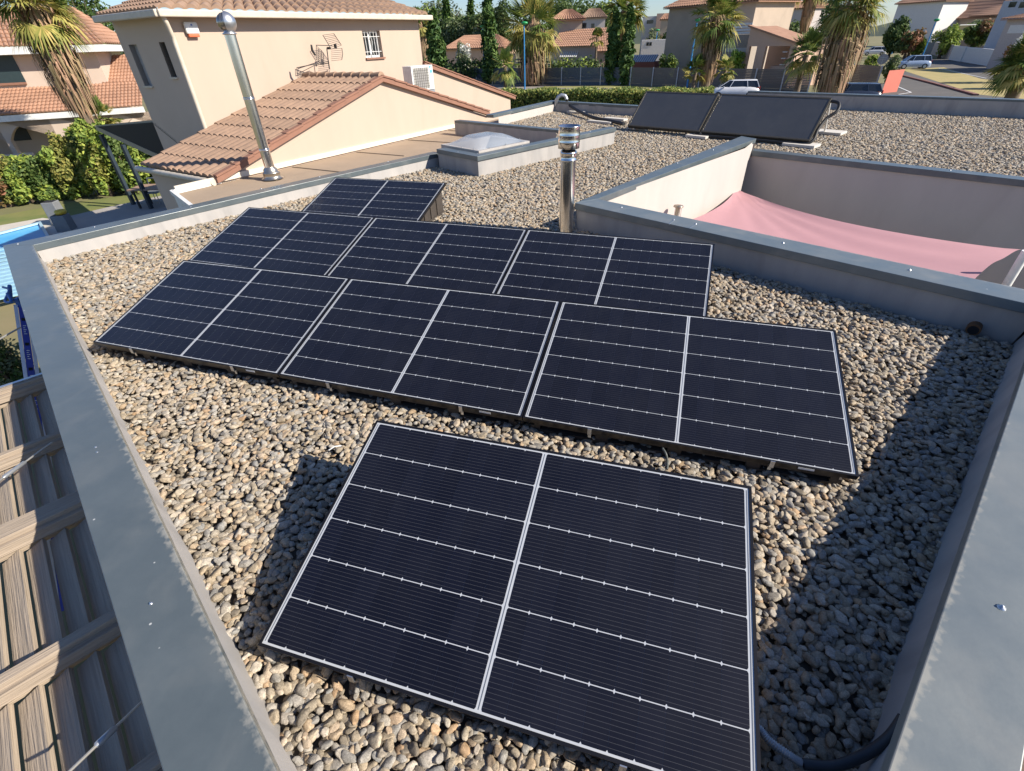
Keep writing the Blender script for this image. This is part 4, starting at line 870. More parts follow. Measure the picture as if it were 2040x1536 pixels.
def tree(name, label, cat, x, ybase, ytop, wpx, D, mats, group=None, base=None, n=1400, s=None, crown_low=.25, lumps=16, seed=1, z0=GZ, flat=1.0, trunk=True, tn='foliage', boxy=False):
    "a tree or bush: base under photo column x at distance D; top and width measured on the photo"
    rnd = random.Random(seed * 77 + int(x)); b = base or atD(x, ybase, D); b = XY(b, z0); up = facing(b, x, ytop); H = max(up.z - z0, .5)
    wl = facing(b, x - wpx / 2, ytop); wr = facing(b, x + wpx / 2, ytop); R = (wr - wl).xy.length / 2
    root = empty(name, label, cat, group, loc=b); s = s or max(.05, D * .0042)
    if trunk:
        m = MB(); m.tube([(0, 0, 0), (.04 * H * .1, 0, H * .3), (0, 0, H * .62)], [R * .10 + .03, R * .07 + .02, R * .03 + .01], 8)
        for k in range(5):
            a = rnd.uniform(0, 6.28); m.tube([(0, 0, H * rnd.uniform(.25, .45)), (R * .35 * cos(a), R * .35 * sin(a), H * rnd.uniform(.5, .7)), (R * .6 * cos(a), R * .6 * sin(a), H * rnd.uniform(.65, .85))], [R * .04 + .01, R * .025 + .008, .01], 6)
        m.build('trunk', [bark], root)
    m = MB(); zc = H * (crown_low + (1 - crown_low) / 2); rz = H * (1 - crown_low) / 2
    for k in range(lumps):
        while True:
            d = Vector((rnd.uniform(-1, 1), rnd.uniform(-1, 1), rnd.uniform(-1, 1)))
            if d.length < 1 or boxy: break
        rl = rnd.uniform(.28, .46); c = (d.x * R * (1 - rl), d.y * R * (1 - rl), zc + d.z * rz * (1 - rl * .8))
        leaves(m, c, R * rl, max(rz * rl, .12) * flat, int(n / lumps), s, rnd.choice(range(len(mats))), rnd)
    m.build(tn, mats, root); return root
def cypress(label, x, ybase, ytop, wpx, D, seed=1, z0=GZ):
    rnd = random.Random(seed); b = XY(atD(x, ybase, D), z0); H = facing(b, x, ytop).z - z0; R = (facing(b, x + wpx / 2, ybase) - facing(b, x - wpx / 2, ybase)).xy.length / 2
    root = empty('cypress_tree', label, 'cypress', None, loc=b); m = MB(); m.tube([(0, 0, 0), (0, 0, H * .8)], [.15, .04], 6); m.build('trunk', [bark], root); m = MB(); n = 26
    for k in range(n):
        t = (k + .5) / n; r = R * (min(1, t * 6 + .4)) * (1 - t ** 2.2) ** .8 + .1; leaves(m, (rnd.uniform(-.2, .2) * R, rnd.uniform(-.2, .2) * R, H * t), r, H / n * 1.5, 110, D * .004, 0, rnd, asp=2.4)
    m.build('foliage', [G_cyp], root); return root
def fan(m, o, d, lp, lb, mi, rnd, nb=13, spread=1.35, w=.05, droop=.5):
    "a fan leaf: petiole of length lp from o towards d, blades of length lb"
    d = d.normalized(); side = d.cross(UPV)
    if side.length < .1: side = Vector((1, 0, 0))
    side.normalize(); nrm = side.cross(d).normalized(); tip = o + d * lp - UPV * (.10 * lp); m.add([o - side * .02, o + side * .02, tip + side * .015, tip - side * .015], [(0, 1, 2, 3)], mi)
    roll = rnd.uniform(-.6, .6); side = (side * cos(roll) + nrm * sin(roll)).normalized()
    for k in range(nb):
        a = -spread + 2 * spread * k / (nb - 1); bd = (d * cos(a) + side * sin(a)).normalized(); L = lb * (1 - .25 * abs(a) / spread) * rnd.uniform(.85, 1.1); pw = bd.cross(nrm).normalized() * w * .5 
        p1 = tip + bd * L * .55 - UPV * (.05 * L); p2 = tip + bd * L - UPV * (droop * L * rnd.uniform(.4, 1.1)); m.add([tip, p1 + pw, p2, p1 - pw, tip + bd * .01 - UPV * .001], [(0, 1, 2, 3)], mi)
def palm(label, x, ybase, ytop, D, wpx, skirt_y=None, skirt_w=None, base=None, z0=GZ, lean=(0, 0), nf=46, seed=1, yel=.35, group='fan palms along the streets', tw=None, w=None):
    rnd = random.Random(seed); b = XY(base if base is not None else atD(x, ybase, D), z0); T = facing(b, x, ytop); hc = T.z - z0
    R = (facing(b, x + wpx / 2, ytop) - facing(b, x - wpx / 2, ytop)).xy.length / 2; root = empty('fan_palm', label, 'palm tree', group, loc=b)
    lx, ly = lean; C0 = Vector((lx, ly, hc)); tw = tw or max(.16, R * .11); w = w or max(.03, D * .0011)
    m = MB(); m.tube([(0, 0, 0), Vector((lx * .3, ly * .3, hc * .5)), C0], [tw * 1.3, tw, tw * .9], 12); m.build('trunk', [trunk_p], root)
    m = MB()
    for k in range(nf):
        az = rnd.uniform(0, 6.283); el = rnd.uniform(-.75, 1.4); d = Vector((cos(az) * cos(el), sin(az) * cos(el), sin(el)))
        fan(m, C0 + Vector((0, 0, rnd.uniform(-.15, .2) * R)), d, R * .50 * rnd.uniform(.7, 1.1), R * .50, 1 if (rnd.random() < yel + (.3 if el < 0 else 0)) else 0, rnd, w=w * 2.4, nb=15, spread=1.5, droop=.10 + .22 * (el < .4) + .35 * (el < -.2))
    m.build('crown', [P_green, P_yel], root)
    if skirt_y:
        zs = facing(b, x, skirt_y).z - z0; rs = (facing(b, x + skirt_w / 2, ytop) - facing(b, x - skirt_w / 2, ytop)).xy.length / 2; m = MB(); n = int(800)
        for k in range(n):
            t = rnd.random() ** .8; az = rnd.uniform(0, 6.283); z = hc + (zs - hc) * t; r0_ = rs * (.55 + 1.25 * t * (1 - t) - .12 * t) * rnd.uniform(.5, 1.05); L = (hc - zs) * rnd.uniform(.18, .34)
            a = Vector((lx * (z / hc) + tw * cos(az), ly * (z / hc) + tw * sin(az), z + L * .6)); p1 = Vector((lx * (z / hc) + r0_ * cos(az), ly * (z / hc) + r0_ * sin(az), z + L * .1)); p2 = Vector((lx * (z / hc) + r0_ * .98 * cos(az + .05), ly * (z / hc) + r0_ * .98 * sin(az + .05), max(z - L * .8, .1)))
            sd_ = Vector((-sin(az), cos(az), 0)) * w * rnd.uniform(.6, 1.6); m.add([a, p1 + sd_, p2 + sd_ * .4, p1 - sd_], [(0, 1, 2, 3)], 0)
        m.build('dead_fronds', [P_dead], root)
    return root
# ================================================================== GROUND
grassdry = M('dry_ground', (.22, .18, .09), (.13, .14, .055), scale=.25, rough=.95, stain=.4, sscale=.1, dirt=(.28, .22, .13))
m = MB(); S = 600; m.poly([(-S, -S, GZ - .02), (S, -S, GZ - .02), (S, S, GZ - .02), (-S, S, GZ - .02)]); tag(m.build('ground', [grassdry]), kind='structure')
asph = M('asphalt', (.115, .105, .095), (.085, .08, .075), scale=.6, rough=.9, bump=.1, bscale=30, stain=.3, sscale=.2, dirt=(.15, .14, .125))
asph2 = M('asphalt_pale', (.24, .215, .19), (.20, .18, .16), scale=.4, rough=.9)
def gpoly(name, px, mat, z=0.0, kind='structure'):
    m = MB(); pts = [at(x, y, GZ + z) for x, y in px]; m.add(pts, [t[::-1] for t in tessellate_polygon([[Vector((p.x, p.y, 0)) for p in pts]])]); o = m.build(name, [mat], fix=True)
    for f in o.data.polygons: pass
    return tag(o, kind=kind)
gpoly('road', [(640, 170), (900, 166), (1240, 169), (1562, 181), (1700, 196), (2200, 262), (2200, 300), (1800, 240), (1500, 215), (1290, 205), (1000, 195), (640, 200)], asph2, .004)
gpoly('side_road', [(1700, 196), (1792, 149), (1850, 118), (1990, 110), (2140, 128), (2140, 200), (2200, 262), (1950, 230)], asph, .008)
gpoly('verge', [(1792, 138), (1880, 134), (1954, 157), (2060, 168), (2120, 205), (1946, 188)], M('dry_grass', (.40, .31, .13), (.30, .26, .10), scale=.8, rough=.95), .014)
gpoly('grass_strip', [(1085, 172), (1240, 169), (1360, 171.5), (1363, 175), (1085, 176)], M('strip_grass', (.17, .19, .05), (.30, .26, .10), scale=.3, rough=.95), .014)
m = MB(); pts = [(1792, 149), (1860, 166), (1945, 189)]; 
for i in range(2): m.bar(at(*pts[i], GZ + .06), at(*pts[i + 1], GZ + .06), .35, .14)
tag(m.build('kerb', [M('kerb_red', (.22, .10, .08), rough=.8)]), kind='structure')
m = MB()
for (a, b) in (((1870, 136), (1965, 156)), ((1785, 171), (1815, 184)), ((1815, 184), (1790, 188)), ((860, 174), (1230, 176))):
    A = at(*a, GZ + .03); B = at(*b, GZ + .03); m.bar(A, B, .14, .004)
tag(m.build('road_marking', [white_m]), kind='structure')
# lawn, pool and terrace on the left
gpoly('lawn', [(-60, 440), (140, 404), (330, 378), (420, 400), (150, 460), (-60, 500)], M('lawn_green', (.11, .15, .035), (.20, .19, .06), scale=.8, rough=.95), .01)
pave = M('terrace_slab', (.36, .33, .30), (.31, .29, .27), scale=2, rough=.85)
gpoly('pool_surround', [(-60, 466), (0, 449), (85, 434), (112, 438), (160, 480), (60, 520), (-80, 560)], M('pool_edge', (.55, .50, .44), (.48, .44, .38), scale=2, rough=.8), .03)
gpoly('terrace', [(131, 432), (240, 407), (330, 388), (460, 420), (240, 520), (150, 500)], pave, .05)
pl = empty('swimming_pool', 'light blue swimming pool at the left edge beyond the coping', 'pool')
pq = [at(-70, 484, GZ + .09), at(83, 444, GZ + .09), at(101, 474, GZ + .09), at(-40, 530, GZ + .09)]
m = MB(); tw_ = .35
inn_ = [p.lerp(sum(pq, Vector()) / 4, .09) for p in pq]
for i in range(4): m.prism([pq[i], pq[(i + 1) % 4], inn_[(i + 1) % 4], inn_[i]], UPV * .06)
m.build('coping_edge', [M('pool_liner', (.42, .60, .72), rough=.3)], pl)
m = MB(); m.poly([p - UPV * .02 for p in pq]); m.build('water', [M('pool_water', (.07, .36, .66), (.13, .45, .74), scale=1.5, rough=.35, spec=.2, bump=.1, bscale=3)], pl)
def qz(c, z): return Vector((c.x, c.y, z))
# planters by the pool
def box_thing(name, label, cat, px, py, size, mat, rz, z0=GZ, group=None, inset=None):
    p = at(px, py, z0); m = MB(); sx, sy, sz = size; m.box((0, 0, sz / 2), size, taper=.92); o = m.build(name, [mat], label=label, cat=cat, group=group, bevel=.02); o.location = p; o.rotation_euler.z = rz
    if inset: mi = MB(); mi.box((0, 0, sz + .003), (sx * .8, sy * .8, .01)); mi.build('content', [inset], o)
    return o
grey_p = M('planter_grey', (.20, .21, .22), rough=.6)
box_thing('planter', 'tall grey square planter at the pool corner', 'planter', 124, 447, (.42, .42, .80), grey_p, .5, inset=dark_m)
yb = box_thing('planter', 'low grey tub holding something yellow beside the pool corner', 'planter', 136, 460, (.46, .42, .55), grey_p, .5, inset=M('tub_inside', (.10, .10, .08), rough=.8))
m = MB(); m.lathe((0, 0, 0), [(0, .10), (.14, .08), (.18, .02), (.15, -.05), (0, -.07)], 14); yo = m.build('yellow_ball', [M('yellow', (.78, .52, .05), rough=.4)], label='yellow rounded float lying in the grey tub', cat='float'); yo.location = at(136, 460, GZ) + Vector((.05, .05, .62))
# garden table and chair under the pergola
tb = empty('garden_table', 'brown topped garden table in the shade under the pergola', 'table', loc=at(328, 412, GZ), rz=.3)
m = MB(); m.box((0, 0, .74), (1.7, .9, .05)); m.build('tabletop', [M('table_wood', (.36, .24, .17), rough=.6)], tb)
for x, y in ((-.7, -.35), (.7, -.35), (-.7, .35), (.7, .35)): m = MB(); m.box((x, y, .36), (.06, .06, .71)); m.build('leg', [black_m], tb)
ch = empty('garden_chair', 'pale framed garden chair pushed against the garden table', 'chair', loc=at(316, 405, GZ), rz=.3)
m = MB(); m.box((0, 0, .44), (.5, .5, .04)); m.build('seat', [M('chair_grey', (.25, .27, .3), rough=.6)], ch); m = MB(); m.tube([(-.25, .25, .44), (-.25, .3, .9), (.25, .3, .9), (.25, .25, .44)], .02, 8); m.build('backrest', [alu_m], ch)
for x, y in ((-.22, -.22), (.22, -.22), (-.22, .22), (.22, .22)): m = MB(); m.tube([(x, y, 0), (x, y, .44)], .015, 6); m.build('leg', [alu_m], ch)
# slatted blue pool cover seen at the left edge
m = MB(); 
A0 = at(-60, 520, GZ + .2); 
for k in range(14):
    a = at(-40, 500 + k * 7.6 + 4, GZ + .25); b = at(40, 490 + k * 7.2, GZ + .25); m.bar(a, b, .20, .04)
sc_ = m.build('slatted_cover', [M('slat_blue', (.30, .52, .66), rough=.5)]); tag(sc_, 'pale blue slatted cover at the left edge below the pool', 'cover')
# ================================================================== WOODEN SLATTED CANOPY BELOW THE LEFT COPING
WROT = atan2(e1.y, e1.x)
wood = M('weathered_wood', (.42, .34, .26), (.31, .25, .19), scale=1.0, rot=WROT + pi / 2, rough=.9, bump=.5, bscale=2.2, stretch=(.6, .022, .022), stain=.35, sscale=.9, dirt=(.12, .10, .08), island=.15)
wd = empty('wooden_canopy', 'weathered timber canopy of rafters and slats below the left coping', 'canopy')
def onU(px, py, z): return (at(px, py, z) - P1o0).dot(e1)
def WP(u, v, z): return Vector((P1o0.x, P1o0.y, 0)) + e1 * u - e2 * v + UPV * z
ZW = -.17
ra = [onU(82, 752, ZW), onU(120, 862, ZW), onU(161, 990, ZW), onU(231, 1222, ZW), onU(314, 1510, ZW), onU(314, 1510, ZW) + .55]
wv = [.045, .045, .13, .055, .06, .06]
woodu = M('weathered_slat', (.43, .35, .265), (.30, .245, .185), scale=1.0, rot=WROT, rough=.9, bump=.5, bscale=2.2, stretch=(.6, .022, .022), stain=.35, sscale=.9, dirt=(.13, .11, .09), island=.18)
for u, wd_ in zip(ra, wv):
    m = MB(); m.bar(WP(u, .0, ZW - .06), WP(u, 2.2, ZW - .06), wd_, .14); m.build('rafter', [wood], wd, bevel=.004)
    m = MB(); m.bar(WP(u + wd_ / 2 + .015, .0, ZW - .05), WP(u + wd_ / 2 + .015, 2.2, ZW - .05), .03, .06); m.build('ledger', [wood], wd, bevel=.003)
m = MB(); m.bar(WP(ra[0] - .03, .0, ZW + .016), WP(ra[0] - .03, 2.2, ZW + .016), .03, .006); m.build('metal_edge', [alu_m], wd)
tl_ = radians(24)
for a, b, wa, wb in zip(ra[:-1], ra[1:], wv[:-1], wv[1:]):
    for k in range(20):
        v = .05 + k * .102
        c0 = WP(a + wa / 2 + .03, v, ZW - .11); c1_ = WP(b - wb / 2, v, ZW - .11); c_ = (c0 + c1_) / 2; L = (c1_ - c0).length
        Rm = Matrix((e1, -e2, UPV)).transposed() @ Matrix.Rotation(-tl_, 3, 'X')
        m = MB(); m.box(c_, (L, .097, .022), mat=Rm); m.build('slat', [woodu], wd)
# steel cables of the canopy
cable_m = M('cable_steel', (.62, .60, .55), rough=.35, metal=.7)
for i, (a, b, lab) in enumerate((((103, 882, -.08), (-60, 1000, .02), 'steel cable with turnbuckle crossing the timber canopy under the middle of the coping'), ((281, 1400, -.08), (130, 1545, .02), 'steel cable with turnbuckle at the lower left corner over the timber slats'), ((41, 652, -.1), (-30, 692, -.1), 'thin pale cord above the olive bush at the left edge'))):
    pa_ = at(*a); pb_ = at(*b); m = MB(); m.tube([pa_, pb_], .0055 if i < 2 else .008, 8); o = tag(m.build('tension_cable', [cable_m]), lab, 'cable')
    if i < 2: m = MB(); m.tube([pa_.lerp(pb_, .36), pa_.lerp(pb_, .38), pa_.lerp(pb_, .62), pa_.lerp(pb_, .64)], [.006, .012, .012, .006], 10); m.build('turnbuckle', [galv_m], o)
# ladder with blue stile between canopy and wall
ld = empty('ladder', 'aluminium ladder with a blue stile standing beyond the timber canopy', 'ladder')
la0 = at(40, 600, -.25); la1 = at(60, 740, -.35)
lt0 = onU(38, 605, -.25); 
blue = M('ladder_blue', (.025, .045, .33), rough=.35); 
p0_ = at(43, 608, -.20); p1_ = at(62, 742, -.75); dl = (p1_ - p0_).normalized(); p1_ = p0_ + dl * 3.2
sdv = dl.cross(UPV).normalized()
vw = ((p0_ + p1_) / 2 - CAM).normalized(); sdv = dl.cross(vw).normalized()
m = MB(); m.bar(p0_, p1_, .055, .025, up=-vw); m.build('blue_stile', [blue], ld)
for s in (-1, 1): m = MB(); m.bar(p0_ + sdv * s * .045, p1_ + sdv * s * .045, .03, .03, up=-vw); m.build('stile', [alu_m], ld)
for k in range(9):
    c_ = p0_ + dl * (.16 + .27 * k) - vw * .016; m = MB(); m.bar(c_ - sdv * .016, c_ + sdv * .016, .03, .006, up=-vw); m.build('rung_end', [dark_m], ld)
    m = MB()
    for q in range(5): cc_ = c_ + dl * (.07 + .022 * q); m.bar(cc_ - sdv * .012, cc_ + sdv * (.012 - .008 * (q % 2)), .006, .002, up=-vw)
    m.build('lettering', [white_m], ld)
m = MB(); m.box(p0_ - dl * .03, (.05, .09, .12), rz=.4); m.build('end_cap', [M('cap_blue', (.02, .10, .35), rough=.5)], ld, bevel=.008)
m = MB(); m.tube(smooth_pts([at(6, 572, -.15), at(18, 578, -.13), at(10, 600, -.15), at(22, 600, -.12), at(14, 585, -.1)]), .012, 8); m.tube([at(19, 570, -.15), at(23, 602, -.2)], [.02, .015], 8); tag(m.build('blue_strap', [M('strap_blue', (.04, .16, .48), rough=.6)]), 'crumpled blue strap beside the top of the ladder', 'strap')
# ================================================================== LEFT HOUSE
lh = empty('left_house', 'cream two-storey house with orange tiled roofs and an arched porch', 'house')
DL = 39.0; LA = atD(-160, 230, DL + 2); LB = atD(290, 200, DL - 1); lu = (LB - LA); lu.z = 0; lu.normalize(); ln = Vector((-lu.y, lu.x, 0))
def LW(x, y, k=0.0): return onwall(LA + ln * k, LB + ln * k, x, y)
zf1 = LW(0, 100).z; zf2 = LW(60, 228).z
def LP(p, z, k=0.0): q = p + ln * k; return Vector((q.x, q.y, z))
uR = LW(200, 130); uL = LW(-200, 130); wl = LW(12, 125); zwT = LW(5, 111).z; zwB = LW(20, 165).z
m = MB(); m.prism([LP(uL, GZ), LP(uR, GZ), LP(uR, zf1), LP(uL, zf1)], ln * 6); m.build('upper_wall', [peachl_m], lh)
m = MB(); a = LW(-80, 111); b = LW(25, 111); m.prism([LP(a, zwB, -.03), LP(b, zwB, -.03), LP(b, zwT, -.03), LP(a, zwT, -.03)], ln * .04); wn = m.build('window', [M('shutter_teal', (.03, .05, .055), rough=.4)], lh)
m = MB(); m.prism([LP(a, zwB - .1, -.12), LP(b, zwB - .1, -.12), LP(b, zwB, -.12), LP(a, zwB, -.12)], ln * .1); m.build('sill', [verge_m], wn)
m = MB(); a = LW(112, 150); b = LW(162, 150); m.prism([LP(a, zwB, -.03), LP(b, zwB, -.03), LP(b, zwB + .9, -.03), LP(a, zwB + .9, -.03)], ln * .04); m.build('window', [M('shutter_teal', (.03, .05, .055))], lh)
zr = zf1 + .1; eL = LP(uL, zr, -.7); eR = LP(LW(212, 85), zr, -.7)
m = tile_roof(eL, eR, LP(uL, zr + 1.7, 3), LP(LW(120, 60), zr + 1.7, 3), 42, 10, seg=4, lift=.05); tile_roof(eR, LP(LW(212, 85), zr, 6.5), LP(LW(120, 60), zr + 1.7, 3), LP(LW(120, 60), zr + 1.75, 3.4), 16, 10, seg=4, lift=.05, mb=m); m.build('upper_roof', [tile_o], lh)
m = MB(); m.prism([LP(uL, zr - .3, -.7), LP(LW(212, 85), zr - .3, -.7), LP(LW(212, 85), zr, -.7), LP(uL, zr, -.7)], ln * 6.8); m.build('fascia', [white_m], lh)
zl = LW(100, 217).z; zlt = LW(100, 180, .0).z; PK = -2.4
m = tile_roof(LP(LW(-200, 217), zl, PK), LP(LW(300, 205), zl, PK), LP(LW(-200, 217), zl + 1.0, .0), LP(LW(300, 205), zl + 1.0, 0), 62, 8, seg=4, lift=.05)
rr0 = LP(LW(205, 170), zl + 1.0, 0); rr1 = LP(LW(300, 170), zl + 1.0, 0); tile_roof(rr0, rr1, rr0 + ln * 3.6 + UPV * 1.25, rr1 + ln * 3.6 + UPV * 1.25, 14, 9, seg=4, lift=.05, mb=m)
m.build('lower_roof', [tile_o], lh)
m = MB(); m.prism([LP(LW(-200, 217), zl - .28, PK), LP(LW(300, 205), zl - .28, PK), LP(LW(300, 205), zl - .02, PK), LP(LW(-200, 217), zl - .02, PK)], ln * .15); m.build('fascia', [white_m], lh)
# porch arcade
def arch(x0, x1, ztop, zspr, P0, P1, k, th, mb, n=12, pier=.35):
    pass
m = MB(); pi_ = [(-150, -60), (-20, 0), (100, 116), (222, 236), (330, 345)]
k0 = PK + .25; U = lambda x: (LW(x, 240, k0) - LA).dot(lu)
def PP(u, z, k): q = LA + lu * u + ln * k; return Vector((q.x, q.y, z))
piers = [(U(-120), U(-108)), (U(-12), U(-2)), (U(98), U(112)), (U(225), U(238)), (U(330), U(345))]
zt_ = zl - .28
for i, (a, b) in enumerate(piers):
    m.prism([PP(a, GZ, k0), PP(b, GZ, k0), PP(b, zt_, k0), PP(a, zt_, k0)], ln * .4)
    if i < len(piers) - 1:
        c = piers[i + 1][0]; n = 12; pts = [PP(b, zt_, k0)]; 
        for j in range(n + 1):
            t = j / n; pts.append(PP(b + (c - b) * t, zt_ - .85 + .65 * (1 - abs(2 * t - 1) ** 2.6), k0))
        pts.append(PP(c, zt_, k0)); m.add(pts + [p + ln * .4 for p in pts], [(0, j, j + 1) for j in range(1, n + 2)] + [(j, j + len(pts), j + 1 + len(pts), j + 1) for j in range(1, n + 1)] + [(0, n + 1, n + 2)])
m.build('porch_arcade', [peachl_m], lh)
m = MB()
for (xa, xb, ya, yb_) in ((10, 50, 244, 281), (104, 140, 232, 285)):
    a = LW(xa + 6, 260); b = LW(xb + 4, 260); z1_ = LW((xa + xb) / 2, ya).z; z0_ = LW((xa + xb) / 2, yb_).z; m.prism([LP(a, z0_, -.03), LP(b, z0_, -.03), LP(b, z1_, -.03), LP(a, z1_, -.03)], ln * .05)
    m.build('shuttered_window' if xa < 50 else 'door', [M('shutter_dark', (.03, .035, .035), rough=.4)], lh); m = MB()
m.prism([LP(LW(-200, 300), GZ, PK - 1.2), LP(LW(118, 300), GZ, PK - 1.2), LP(LW(118, 300), GZ + 1.05, PK - 1.2), LP(LW(-200, 300), GZ + 1.05, PK - 1.2)], ln * .2); m.build('garden_wall', [render_m], lh)
# hedge row between the gardens
hp_ = 'shrubs between the pool garden and the cream house'
base_line = [(-40, 425), (28, 418), (72, 410), (112, 404), (160, 400), (205, 393), (250, 388), (300, 382), (345, 376), (390, 372)]
tops = [290, 285, 300, 300, 272, 250, 244, 252, 262, 280]
mt = [[G_yel, G_lime], [G_yel, G_mid, G_red], [G_lime, G_mid], [G_lime, G_mid], [G_mid, G_lime, G_yel], [G_yel, G_mid, G_lime], [G_yel, G_lime, G_mid], [G_mid, G_lime], [G_mid, G_dark], [G_dark, G_mid]]  # two rightmost shrubs: darker leaf colours stand in for the house's shade
lb_ = ['yellowing shrub at the left edge behind the pool', 'reddish yellow shrub behind the pool lawn', 'bright green shrub behind the pool lawn', 'lime green shrub just behind the tall planter', 'tall shrub behind the planters reaching the porch pillar', 'tall yellow topped shrub below the young palm', 'yellow topped shrub between the pergola posts', 'green shrub right of the pergola posts', 'shrub with leaves coloured for shade behind the garden chair', 'shrub with leaves coloured for shade beside the white annexe wall']
base_line += [(228, 396), (276, 390)]; tops += [226, 236]; mt += [[G_lime, G_yel], [G_lime, G_mid]]; lb_ += ['tall lime shrub left of the first pergola post', 'tall lime shrub between the two pergola posts']
for i, ((x, y), ty) in enumerate(zip(base_line, tops)):
    b = at(x, y, GZ); tree('garden_shrub', lb_[i], 'shrub', x, y, ty, 92, 0, mt[i], group=hp_, base=b + (b - CAM).xy.normalized().to_3d() * .8, n=5200, s=.11, crown_low=.0, lumps=40, boxy=True, seed=i + 3, trunk=True)
tree('olive_bush', 'grey green olive bush below the ladder at the left edge', 'bush', 12, 760, 590, 150, 0, [G_grey, G_mid, G_dark], base=at(0, 720, -1.6), n=2600, s=.045, z0=GZ, crown_low=.25, lumps=20)
# ================================================================== PALMS
bl = at(128, 330, GZ)
palm('large fan palm with a long skirt of dead fronds before the cream house', 203, 300, 15, 31, 210, skirt_y=208, skirt_w=120, seed=3, yel=.45, nf=90, tw=.2, w=.035)
palm('young fan palm with bright green leaves beside the pergola', 212, 262, 236, 34, 105, seed=8, yel=.35, nf=46, z0=GZ, group='low young fan palms', w=.035)
tree('broadleaf_tree', 'dark broadleaved tree behind the cream house by the lamp', 'tree', 225, 200, -60, 200, 60, [G_dark, G_mid], n=7000, s=.22, crown_low=.1, lumps=40, seed=2)
tree('broadleaf_tree', 'open branched tree top against the sky above the cream house roof', 'tree', 150, 200, -50, 130, 66, [G_mid, G_dark], n=2500, s=.22, crown_low=.4, lumps=22, seed=5)

m = MB(); dq = [XY(S_o, GZ + .1), XY(C34o, GZ + .1), XY(C34o, GZ + .1) + e1 * 6, XY(S_o, GZ + .1) + e1 * 6]; m.poly(dq); tag(m.build('terrace', [M('deck_brown', (.15, .10, .075), (.10, .07, .055), scale=1, rough=.8, stretch=(.4, .02, 1), rot=WROT)]), kind='structure')
# ================================================================== FAR SIDE: FENCE, LAMPS, HEDGE
fence_b = M('fence_blue', (.055, .080, .115), (.075, .10, .135), scale=.6, rough=.5, stretch=(1, 1, 12)); fence_g = M('fence_grey', (.105, .098, .095), (.13, .12, .115), scale=.6, rough=.6, stretch=(1, 1, 12))
gl = [at(848, 166, GZ), at(1240, 170, GZ), at(1240, 170, GZ), at(1640, 186, GZ)]
def fence_line(A, B, xs, ytop, mat, label, name='panel_fence'):
    f = empty(name, label, 'fence'); d = (B - A).normalized(); n = Vector((-d.y, d.x, 0))
    us = [(onwall(A, B, x, 150) - A).dot(d) for x in xs]; hz = ytop
    for u0, u1 in zip(us[:-1], us[1:]):
        m = MB(); p = A + d * (u0 + .05); q = A + d * (u1 - .05); nb = 12
        for k in range(nb):
            z = GZ + .25 + (hz - .3) * k / nb; m.prism([XY(p, z), XY(q, z), XY(q, z + .0) + n * .03, XY(p, z) + n * .03], UPV * ((hz - .3) / nb * .93))
        m.prism([XY(p, GZ), XY(q, GZ), XY(q, GZ) + n * .06, XY(p, GZ) + n * .06], UPV * .24); m.build('fence_panel', [mat], f)
    for u in us: m = MB(); m.box(XY(A + d * u - n * .06, GZ + hz / 2), (.11, .11, hz)); m.build('post', [M('post_pale', (.42, .46, .52), rough=.4, metal=.3)], f)
    return f
fh = facing(gl[1], 1240, 133).z - GZ
fence_line(gl[0], gl[1], [848, 890, 919, 949, 981, 1012, 1046, 1082, 1119, 1157, 1197, 1238], fh, fence_b, 'blue grey panel fence across the road behind the large palm')
fence_line(gl[2], gl[3], [1244, 1257, 1301, 1350, 1395, 1452, 1506, 1562, 1618], fh, fence_g, 'dark grey panel fence across the road behind the white car')
# street lamps
lamp_b = M('lamp_blue', (.03, .24, .55), rough=.4); lamp_g = M('lamp_green', (.03, .32, .10), rough=.35)
def lamp(x0, y0, x1, y1, label, D=None, r=.09, hr=None, z0=GZ):
    b = XY(at(x0, y0, z0) if D is None else atD(x0, y0, D), z0); T = facing(b, x1, y1); h = T.z - z0; o = empty('street_lamp', label, 'street lamp', 'blue street lamps with green heads', loc=b)
    m = MB(); m.tube([(0, 0, 0), (0, 0, h - .25)], [r, r * .75], 12); m.build('pole', [lamp_b], o)
    m = MB(); hr = hr or r * 4.6; c = Vector((hr * .15, 0, h)); prof = [(0, hr * .42), (hr * .5, hr * .38), (hr * .9, hr * .2), (hr, 0), (hr * .85, -hr * .2), (hr * .4, -hr * .45), (.0, -hr * .5)]
    m.lathe(c, prof, 20); hd_ = m.build('lamp_head', [lamp_g], o); return o
lamp(1045.5, 178, 1043.5, 46, 'tall blue street lamp with green head beside the large palm', r=.085)
lamp(966.5, 166, 960, 53, 'blue street lamp with green head before the slim dark cypress', r=.075)
lamp(1305, 100, 1308.5, 60, 'small far blue street lamp left of the beige house', D=120, r=.09)
lamp(1378, 112, 1389, 40, 'slanting pale blue lamp pole just left of the central palm', D=66, r=.10, hr=.3)
lamp(1793, 60, 1800, 36, 'left of two far street lamps before the hipped roof', D=150, r=.10)
lamp(1840, 106, 1860.5, 40, 'right of two far street lamps before the hipped roof', D=110, r=.09)
lamp(190, 130, 195.5, 96, 'blue street lamp peeping between the cream house and the trees', D=52, r=.09)
